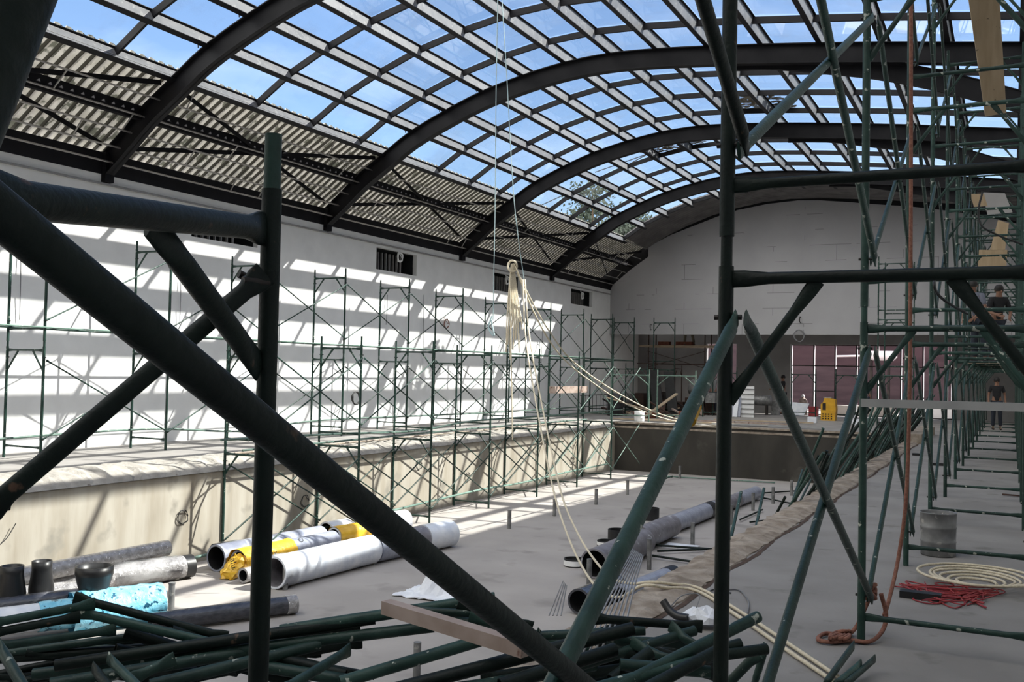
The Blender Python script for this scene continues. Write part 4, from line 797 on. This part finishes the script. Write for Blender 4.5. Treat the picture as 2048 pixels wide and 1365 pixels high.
# ------------------------------------------------------------------ people
def skinmesh(name, pts, edges, rad, m, parent):
    me = bpy.data.meshes.new(name); me.from_pydata(pts, edges, []); o = bpy.data.objects.new(name, me); C.objects.link(o); o.parent = parent
    me.materials.append(M[m]); o.modifiers.new('Skin', 'SKIN')
    if not me.skin_vertices:
        import bmesh
        bm = bmesh.new(); bm.from_mesh(me); bm.verts.layers.skin.verify(); bm.to_mesh(me); bm.free()
    for i, r in enumerate(rad):
        sv = me.skin_vertices[0].data[i]; sv.radius = r if isinstance(r, tuple) else (r, r); sv.use_root = (i == 0)
    s = o.modifiers.new('Sub', 'SUBSURF'); s.levels = 1; s.render_levels = 2
    return o
def person(loc, rz, label, shirt='shirtd', trous='jeans', arms=None, legs=None, lean=0, sc=1.0):
    t = thing('person', label, 'person', loc, rz); t.scale = (sc, sc, sc)
    L = lean; J = {'pel': (0, 0, .93), 'sp': (0, -.25*L, 1.14), 'ch': (0, -.55*L, 1.34), 'nk': (0, -.8*L, 1.47), 'hd': (0, -.9*L-.01, 1.60), 'ht': (0, -.95*L-.01, 1.69)}
    arms = arms or {}; legs = legs or {}
    P = [J['pel'], J['sp'], J['ch'], J['nk'], J['hd'], J['ht']]; R = [(.13, .10), (.12, .09), (.14, .10), .052, (.075, .09), .06]; E = [(0, 1), (1, 2), (2, 3), (3, 4), (4, 5)]
    SP, SR, SE = [J['sp'], J['ch'], (0, -.76*L, 1.44), J['pel']], [(.135, .105), (.155, .115), .08, (.145, .115)], [(0, 1), (1, 2), (0, 3)]
    TP, TR, TE = [(0, 0, .95), ], [(.145, .115)], []
    for s in (-1, 1):
        el, ha = arms.get(s, ((s*.24, .02, 1.14), (s*.25, -.08, .90)))
        sh = (s*.17, -.72*L, 1.40); k = len(P); P += [sh, el, ha]; R += [.055, .04, .028]; E += [(2, k), (k, k+1), (k+1, k+2)]
        el_, ha_ = Vector(el), Vector(ha); d = (ha_-el_).normalized(); sd = Vector((0, 1, 0)).cross(d); sd = sd.normalized() if sd.length > .1 else Vector((1, 0, 0))
        for f, (off, ln) in enumerate(((-.03, .075), (-.01, .085), (.01, .08), (.028, .065))):
            b = ha_+d*.06+sd*off*.8; P.append(tuple(b)); P.append(tuple(b+d*ln*.6+Vector((0, -.012, 0)))); P.append(tuple(b+d*ln+Vector((0, -.03, 0)))); R += [.010, .009, .007]
            q = len(P); E += [(k+2, q-3), (q-3, q-2), (q-2, q-1)]
        b = ha_+d*.02-sd*.045; P.append(tuple(b)); P.append(tuple(b+d*.04-sd*.02)); R += [.011, .009]; q = len(P); E += [(k+2, q-2), (q-2, q-1)]
        j = len(SP); SP += [(sh[0], sh[1], sh[2]), tuple(Vector(sh).lerp(Vector(el), .75))]; SR += [.07, .056]; SE += [(1, j), (j, j+1)]
        kn, an = legs.get(s, ((s*.10, -.02, .50), (s*.11, .02, .09))); hp = (s*.095, 0, .88); k = len(P)
        toe = (an[0], an[1]-.17, max(an[2]-.05, an[2]-.05)); P += [hp, kn, an, toe]; R += [.085, .055, .038, (.035, .028)]; E += [(0, k), (k, k+1), (k+1, k+2), (k+2, k+3)]
        j = len(TP); TP += [hp, kn, (an[0], an[1], an[2]+.02)]; TR += [.10, .072, .062]; TE += [(0, j), (j, j+1), (j+1, j+2)]
        part('shoe', MB().loft([[(an[0]+w*.9*c_, an[1]+dy, max(0, an[2]-.085)+h*.5+h*.5*s_) for c_, s_ in [(math.cos(a), math.sin(a)) for a in [2*math.pi*i/10 for i in range(10)]]] for dy, w, h in ((.07, .03, .06), (.04, .042, .10), (-.05, .045, .09), (-.14, .05, .06), (-.2, .03, .04))]), 'bolt', t)
    skinmesh('body', P, E, R, 'skin', t); skinmesh('shirt', SP, SE, SR, shirt, t); skinmesh('trousers', TP, TE, TR, trous, t)
    h = J['hd']; hm = MB().lathe([(.0, .125), (.05, .115), (.085, .08), (.1, .03), (.098, -.01), (.09, -.03)], 16, (h[0], h[1]+.012, h[2]+.01)); part('hair', hm, 'hair', t)
    for s in (-1, 1): part('eye', MB().lathe([(0, .008), (.009, 0), (0, -.008)], 8, (h[0]+s*.032, h[1]-.085, h[2]+.01)), 'hair', t)
    part('nose', MB().add([(h[0]-.014, h[1]-.085, h[2]-.03), (h[0]+.014, h[1]-.085, h[2]-.03), (h[0], h[1]-.112, h[2]-.028), (h[0], h[1]-.085, h[2]+.012)], [(0, 1, 2), (0, 2, 3), (1, 3, 2), (0, 3, 1)]), 'skin', t)
    part('mouth', MB().box((h[0]-.022, h[1]-.092, h[2]-.058), (h[0]+.022, h[1]-.084, h[2]-.05)), 'brick', t)
    for s in (-1, 1): part('ear', MB().lathe([(0, .03), (.012, .015), (.014, 0), (.01, -.02), (0, -.028)], 8, (h[0]+s*.088, h[1]+.01, h[2]-.005)), 'skin', t)
    return t
person((-8.66, 42.6, .003), -1.2, 'person in dark clothes at the left side of the bright window, arms held forward', arms={-1: ((-.22, -.18, 1.2), (-.16, -.42, 1.12)), 1: ((.23, -.12, 1.18), (.16, -.38, 1.14))}, sc=.97)
person((-10.75, 39.2, .003), 0.3, 'person in a pale grey shirt behind the striped rack, both arms spread', 'shirtg', arms={-1: ((-.36, -.12, 1.22), (-.55, -.25, 1.16)), 1: ((.36, -.12, 1.22), (.52, -.26, 1.12))}, sc=.98)
person((-12.45, 41.3, 2.863), 0.4, 'person on the recess scaffold of whom only the lower legs show below the gable wall', 'shirtg', 'khaki', legs={-1: ((-.14, -.15, .52), (-.16, .0, .09)), 1: ((.16, .05, .5), (.26, .12, .09))})
person((-.30, 24.3, 2.008), 0.5, 'person in black with short dark hair high on the right scaffold platform, nearest the wall', 'shirtd', arms={-1: ((-.26, -.14, 1.12), (-.14, -.33, 1.04)), 1: ((.28, -.08, 1.12), (.12, -.32, .98))}, lean=.12)
person((-.58, 22.2, 1.968), -.5, 'person in a faded shirt and jeans crouched forward on the right scaffold platform, left one', 'shirtb', arms={-1: ((-.25, -.2, 1.1), (-.12, -.42, .9)), 1: ((.25, -.22, 1.1), (.12, -.42, .92))}, lean=.3, sc=.97)
person((-.42, 36.0, .003), 0.1, 'dark silhouetted person standing far down inside the right scaffold passage', 'shirtd')
person((-4.75, 37.6, .003), 1.0, 'person in a faded shirt standing beyond the leaning green tubes by the window', 'shirtb', sc=.98)

# ------------------------------------------------------------------ far deck clutter
def blk(name, a, b, m, label, cat, group=None): return solid(name, MB().box(a, b), m, label, cat, group)
def leanboard(x, y, w, h, dx, th, m, label, name='leaning_board'):
    return board([Vector((x, y, .003)), Vector((x+w, y, .003)), Vector((x+w+dx, y+.35, h)), Vector((x+dx, y+.35, h))], th, m, label, name)
leanboard(-12.7, 37.6, .42, 1.75, -.35, .06, 'black', 'tall black panel leaning in the dark recess, left of two')
leanboard(-12.15, 37.8, .4, 1.7, -.35, .06, 'black', 'tall black panel leaning in the dark recess, right of two')
leanboard(-13.2, 38.2, .25, 1.6, -.15, .05, 'greend', 'dark green board leaning left of the black panels')
def drum(x, y, r, h, m, label, name='drum', z=.003):
    t = thing(name, label, name.replace('_', ' '), (x, y, z)); part('shell', MB().lathe([(0, 0), (r*.96, 0), (r, .02), (r, h*.33), (r*1.02, h*.35), (r, h*.37), (r, h*.66), (r*1.02, h*.68), (r, h*.7), (r, h-.01), (r*.93, h-.01), (r*.93, h-.06), (0, h-.06)], 24), m, t); return t
drum(-13.35, 35.0, .30, .85, 'black', 'black barrel on the far deck behind the pool scaffold', 'barrel')
t = drum(-11.15, 31.5, .17, .36, 'white', 'white plastic bucket standing at the far pool corner', 'plastic_bucket'); part('handle', MB().sweep(smooth([(-.17, 0, .3), (-.12, -.1, .18), (0, -.16, .12), (.12, -.1, .18), (.17, 0, .3)], 4), .006, 6), 'greyc', t)
drum(-10.45, 34.2, .16, .3, 'brick', 'small rusty bucket on the far deck', 'rusty_bucket')
rg = random.Random(21)
for k in range(26):
    x, y = -12.9+rg.random()*2.3, 33.6+rg.random()*1.6; z = .003+.07*(k//9)
    q = solid('brick', MB().box((-.12, -.06, 0), (.12, .06, .065)), 'brick', 'red brown brick in the loose pile on the far deck', 'brick', 'bricks of the far pile'); q.location = (x*.35+(-11.9)*.65, y*.35+34.4*.65, z); q.rotation_euler = (0, 0, rg.uniform(0, 3))
for k, (x0, y0, x1, y1, z0, z1, m) in enumerate(((-12.6, 32.2, -10.7, 33.4, .75, .1, 'wood'), (-12.2, 31.9, -9.4, 31.7, .05, .05, 'wood'), (-11.5, 32.4, -8.2, 32.6, .06, .06, 'timg'), (-10.2, 31.5, -6.9, 31.7, .05, .05, 'wood'), (-9.9, 33.0, -6.4, 32.7, .05, .05, 'timg'), (-9.3, 34.1, -6.0, 34.6, .05, .05, 'wood'), (-8.6, 31.3, -5.2, 31.4, .05, .05, 'bar'), (-11.8, 33.9, -10.9, 34.8, .05, .9, 'wood'))):
    solid('timber_plank', MB().beam((x0, y0, z0), (x1, y1, z1), .2, .04), m, 'long plank lying on the far deck above the pool end wall, %s' % (ORD[k]), 'plank', 'planks on the far deck')
for k, (x, z, w_) in enumerate(((-13.75, 2.865, .5), (-12.95, 2.865, .7))): blk('brick_block', (x, 41.1, z), (x+w_, 41.4, z+.16), 'brick', 'dark red block lying on the recess platform, %s' % ('left', 'right')[k], 'block')
rg = random.Random(77)
for k in range(34):
    x, y = rg.uniform(-14.6, -11.0), rg.uniform(35.0, 39.4); a = rg.uniform(0, 3.1); L_ = rg.uniform(.3, .8)
    solid('scrap_timber', MB().beam((x-L_*math.cos(a), y-L_*math.sin(a), .03), (x+L_*math.cos(a), y+L_*math.sin(a), .05+rg.choice((0, .2, .5))), rg.uniform(.06, .2), .05), rg.choice(('rust', 'bolt', 'timg', 'bolt', 'wood')), 'dark scrap timber strewn in the shade before the recess', 'scrap timber', 'scrap timber before the recess')
for k in range(9):
    x, y = -14.4+.42*k, rg.uniform(38.8, 39.3); h = rg.uniform(.4, 1.0); blk('crate', (x, y, .003), (x+.36, y+.4, h), rg.choice(('bolt', 'rust', 'galv')), 'dark crate standing in the row at the recess mouth', 'crate', 'crates at the recess mouth')
# mixer on legs
t = thing('concrete_mixer', 'dusty grey mixer drum on a frame standing in the dark recess', 'mixer', (-11.2, 38.6, .003))
part('drum', MB().lathe([(.15, .75), (.38, .85), (.42, 1.05), (.36, 1.3), (.24, 1.42), (.21, 1.42), (.3, 1.25)], 20), 'galv', t)
for x, y in ((-.35, -.3), (.35, -.3), (-.35, .3), (.35, .3)): part('leg', MB().tube((x, y, 0), (x*.6, y*.5, .85), .025, 8), 'rust', t)
part('motor_box', MB().box((.35, -.2, .5), (.75, .2, .9)), 'galv', t)
# striped rack, sheets, tank on trestle
t = thing('slatted_rack', 'tall white rack with level slats in front of the person with spread arms', 'rack', (-9.12, 38.2, .003))
part('panel', MB().box((-.25, 0, 0), (.25, .05, 1.2)), 'white', t)
for k in range(6): part('slat', MB().box((-.26, -.03, .12+k*.19), (.26, 0, .15+k*.19)), 'galv', t)
leanboard(-9.85, 38.0, .5, 1.15, .0, .03, 'lgpipe', 'blue grey sheet standing left of the slatted rack')
leanboard(-9.62, 37.9, .18, 1.15, .02, .03, 'paper', 'narrow bright white sheet standing beside the slatted rack')
t = thing('tank', 'grey cylinder tank lying on a stand left of the far window', 'tank', (-9.35, 41.2, .003)); t.scale = (.8, .8, .8); part('shell', MB().sweep([(-.75, 0, .75), (-.7, 0, .75), (.6, 0, .75), (.65, 0, .75)], [.1, .27, .27, .1], 20), 'galv', t)
for x in (-.5, .4): part('leg', MB().box((x-.03, -.2, 0), (x+.03, .2, .5)), 'bolt', t)
blk('white_box', (-8.95, 41.6, .003), (-8.62, 41.9, .6), 'galv', 'pale box standing under the left end of the far window', 'box')
# yellow machine
mp_ = onz(1655, 842, 0); t = thing('yellow_machine', 'yellow machine housing with round vent holes behind the leaning tubes', 'machine', (-6.08, 38.2, .003)); t.scale = (.85, .85, .76)
part('body', MB().prism([(-.3, 0), (.3, 0), (.34, .55), (.3, 1.02), (.1, 1.1), (-.16, 1.1), (-.2, .9), (-.3, .8)], 'y', -.25, .25), 'mach', t)
part('dark_window', MB().box((-.22, -.262, .52), (-.08, -.25, .85)), 'bolt', t)
for i in range(3):
    for j in range(4): part('vent_hole', MB().tube((-.2+.12*j, -.262, .1+.11*i), (-.2+.12*j, -.248, .1+.11*i), .033, 10), 'bolt', t)
part('cap', MB().box((-.2, -.2, 1.1), (.15, .2, 1.15)), 'galv', t)
# window side things
t = thing('water_jug', 'orange brown jug with a white cap on the far window sill', 'jug', (-7.9, 43.0, .003)); part('body', MB().lathe([(0, 0), (.16, 0), (.17, .05), (.17, .6), (.14, .66), (.06, .72), (.06, .78), (0, .78)], 20), 'timg', t); part('cap', MB().lathe([(.07, .76), (.07, .84), (0, .86)], 12), 'white', t)
blk('red_box', (-7.45, 41.8, .003), (-7.1, 42.1, .4), 'red', 'small dark red box beside the blue white bag at the window', 'box')
board([Vector((-8.1, 41.6, .02)), Vector((-7.6, 41.6, .003)), Vector((-7.4, 41.7, .5)), Vector((-8.3, 41.8, .55))], .05, 'whfilm', 'blue white bag slumped below the window', 'cement_bag', 'bag')
blk('white_bench', (-6.9, 44.3, .0), (-4.4, 45.0, .42), 'ground', 'long pale block outside behind the window panes, left', 'block')
blk('white_bench', (-3.9, 44.6, .0), (-.8, 45.4, .5), 'white', 'long white block outside behind the window panes, right', 'block')
t = thing('water_tank', 'white cylinder water tank lying high outside the far window', 'water tank', (-5.7, 50.8, 2.72)); part('shell', MB().sweep([(-.75, 0, 0), (-.68, 0, 0), (.62, 0, 0), (.78, 0, 0)], [.05, .24, .24, .08], 18), 'white', t); part('pipe', MB().tube((-2.1, 0, -.05), (-.7, 0, 0), .05, 8), 'white', t)
for x in (-.4, .4): part('stand', MB().box((x-.05, -.2, -2.74), (x+.05, .2, -.2)), 'bolt', t)
for k, x in enumerate((-2.3, -.9)): blk('outside_column', (x, 46.2, 0), (x+.28, 46.5, 3.6), 'white', 'sunlit white column outside the far window, %s' % ('left', 'right')[k], 'column')
for k in range(5):
    x, y = -6.9+rg.random()*5, 33+rg.random()*6; blk('rubble_block', (x, y, .003), (x+.3, y+.2, .12+.1*rg.random()), 'paper', 'pale rubble block on the far deck beyond the leaning tubes', 'block', 'rubble blocks on the far deck')
# low rack at the far left wall
t = thing('stair_rail', 'low dark comb shaped rail by the white wall at the far corner', 'rail', (-14.2, 33.6, .003)); part('top_rail', MB().beam((0, 0, .75), (0, 3.2, .75), .03, .03), 'bolt', t)
for k in range(9): part('bar', MB().tube((0, .1+.37*k, .1), (0, .1+.37*k, .75), .01, 6), 'bolt', t)

# ------------------------------------------------------------------ outside, beyond the glass
def tree(x, y, h, r, label, seed):
    rg = random.Random(seed); t = thing('tree', label, 'tree', (x, y, -2), group='trees beyond the roof')
    part('trunk', MB().sweep([(0, 0, 0), (.1, 0, h*.5), (0, 0, h*.95)], [.35, .22, .05], 8), 'bark', t)
    g = MB(); 
    cl = [(rg.uniform(-.55, .55)*r, rg.uniform(-.55, .55)*r, h*(.45+.5*rg.random())) for _ in range(26)]
    for _ in range(5200):
        c = rg.choice(cl); s = r*.30; d = Vector((rg.gauss(0, 1), rg.gauss(0, 1), rg.gauss(0, .7)))*s*.6; p = Vector(c)+d; a = Vector((rg.gauss(0, 1), rg.gauss(0, 1), rg.gauss(0, 1))).normalized()*.22; b = a.orthogonal().normalized()*.13
        g.add([p-a, p+b, p+a, p-b], [(0, 1, 2, 3)])
    part('foliage', g, 'leaf', t)
tree(-40, 97, 24.5, 4.2, 'tall leafy tree seen through the roof panes, highest', 1)
tree(-40.5, 90, 20, 2.6, 'slimmer tree left of the highest one, seen through the roof panes', 2)
tree(-41, 109, 23, 4.5, 'broad tree right of the highest one, seen low through the glass', 3)
tree(-40, 68.5, 18.8, 1.8, 'small tree top peeking over the glass edge, farthest left', 4)
tree(-39, 102, 19.5, 4.0, 'low tree filling the lowest panes between the taller ones', 5)
for k, (x0, y0, x1, y1) in enumerate(((1080, 412, 1380, 262), (1190, 345, 1520, 215))):
    solid('overhead_wire', MB().sweep(smooth([far(x0, y0, 60), far((x0+x1)/2, (y0+y1)/2+6, 58), far(x1, y1, 56)], 5), .03, 5), 'cable', 'thin overhead wire crossing outside above the glass, %s' % ('lower', 'upper')[k], 'wire')
# leaf litter lying on the glass
for k, (px_, py_, w, h) in enumerate(((1520, 208, .75, .32), (1350, 285, .9, .3), (1490, 268, .4, .2))):
    d = ray(px_, py_); u = 5.0
    for _ in range(300):
        p = EP+d*u
        if p[2] > pz(p[0])+.03: break
        u += .1
    g = MB(); rg = random.Random(k)
    for _ in range(420):
        a = rg.uniform(0, 6.3); q = math.sqrt(rg.random()); x, y = p[0]+w*q*math.cos(a)*(1+.3*rg.random()), p[1]+h*3*q*math.sin(a); z = pz(x)+.035; s = .03+.05*rg.random()
        g.add([(x-s, y-s, z), (x+s, y-s, z), (x+s, y+s, z+.01), (x-s, y+s, z+.01)], [(0, 1, 2, 3)])
    tag(part('leaf_litter', g, 'curb'), 'patch of dead leaves lying on top of the glass roof, %s' % ('largest', 'long one to the left', 'smallest')[k], 'leaves', None, 'stuff')
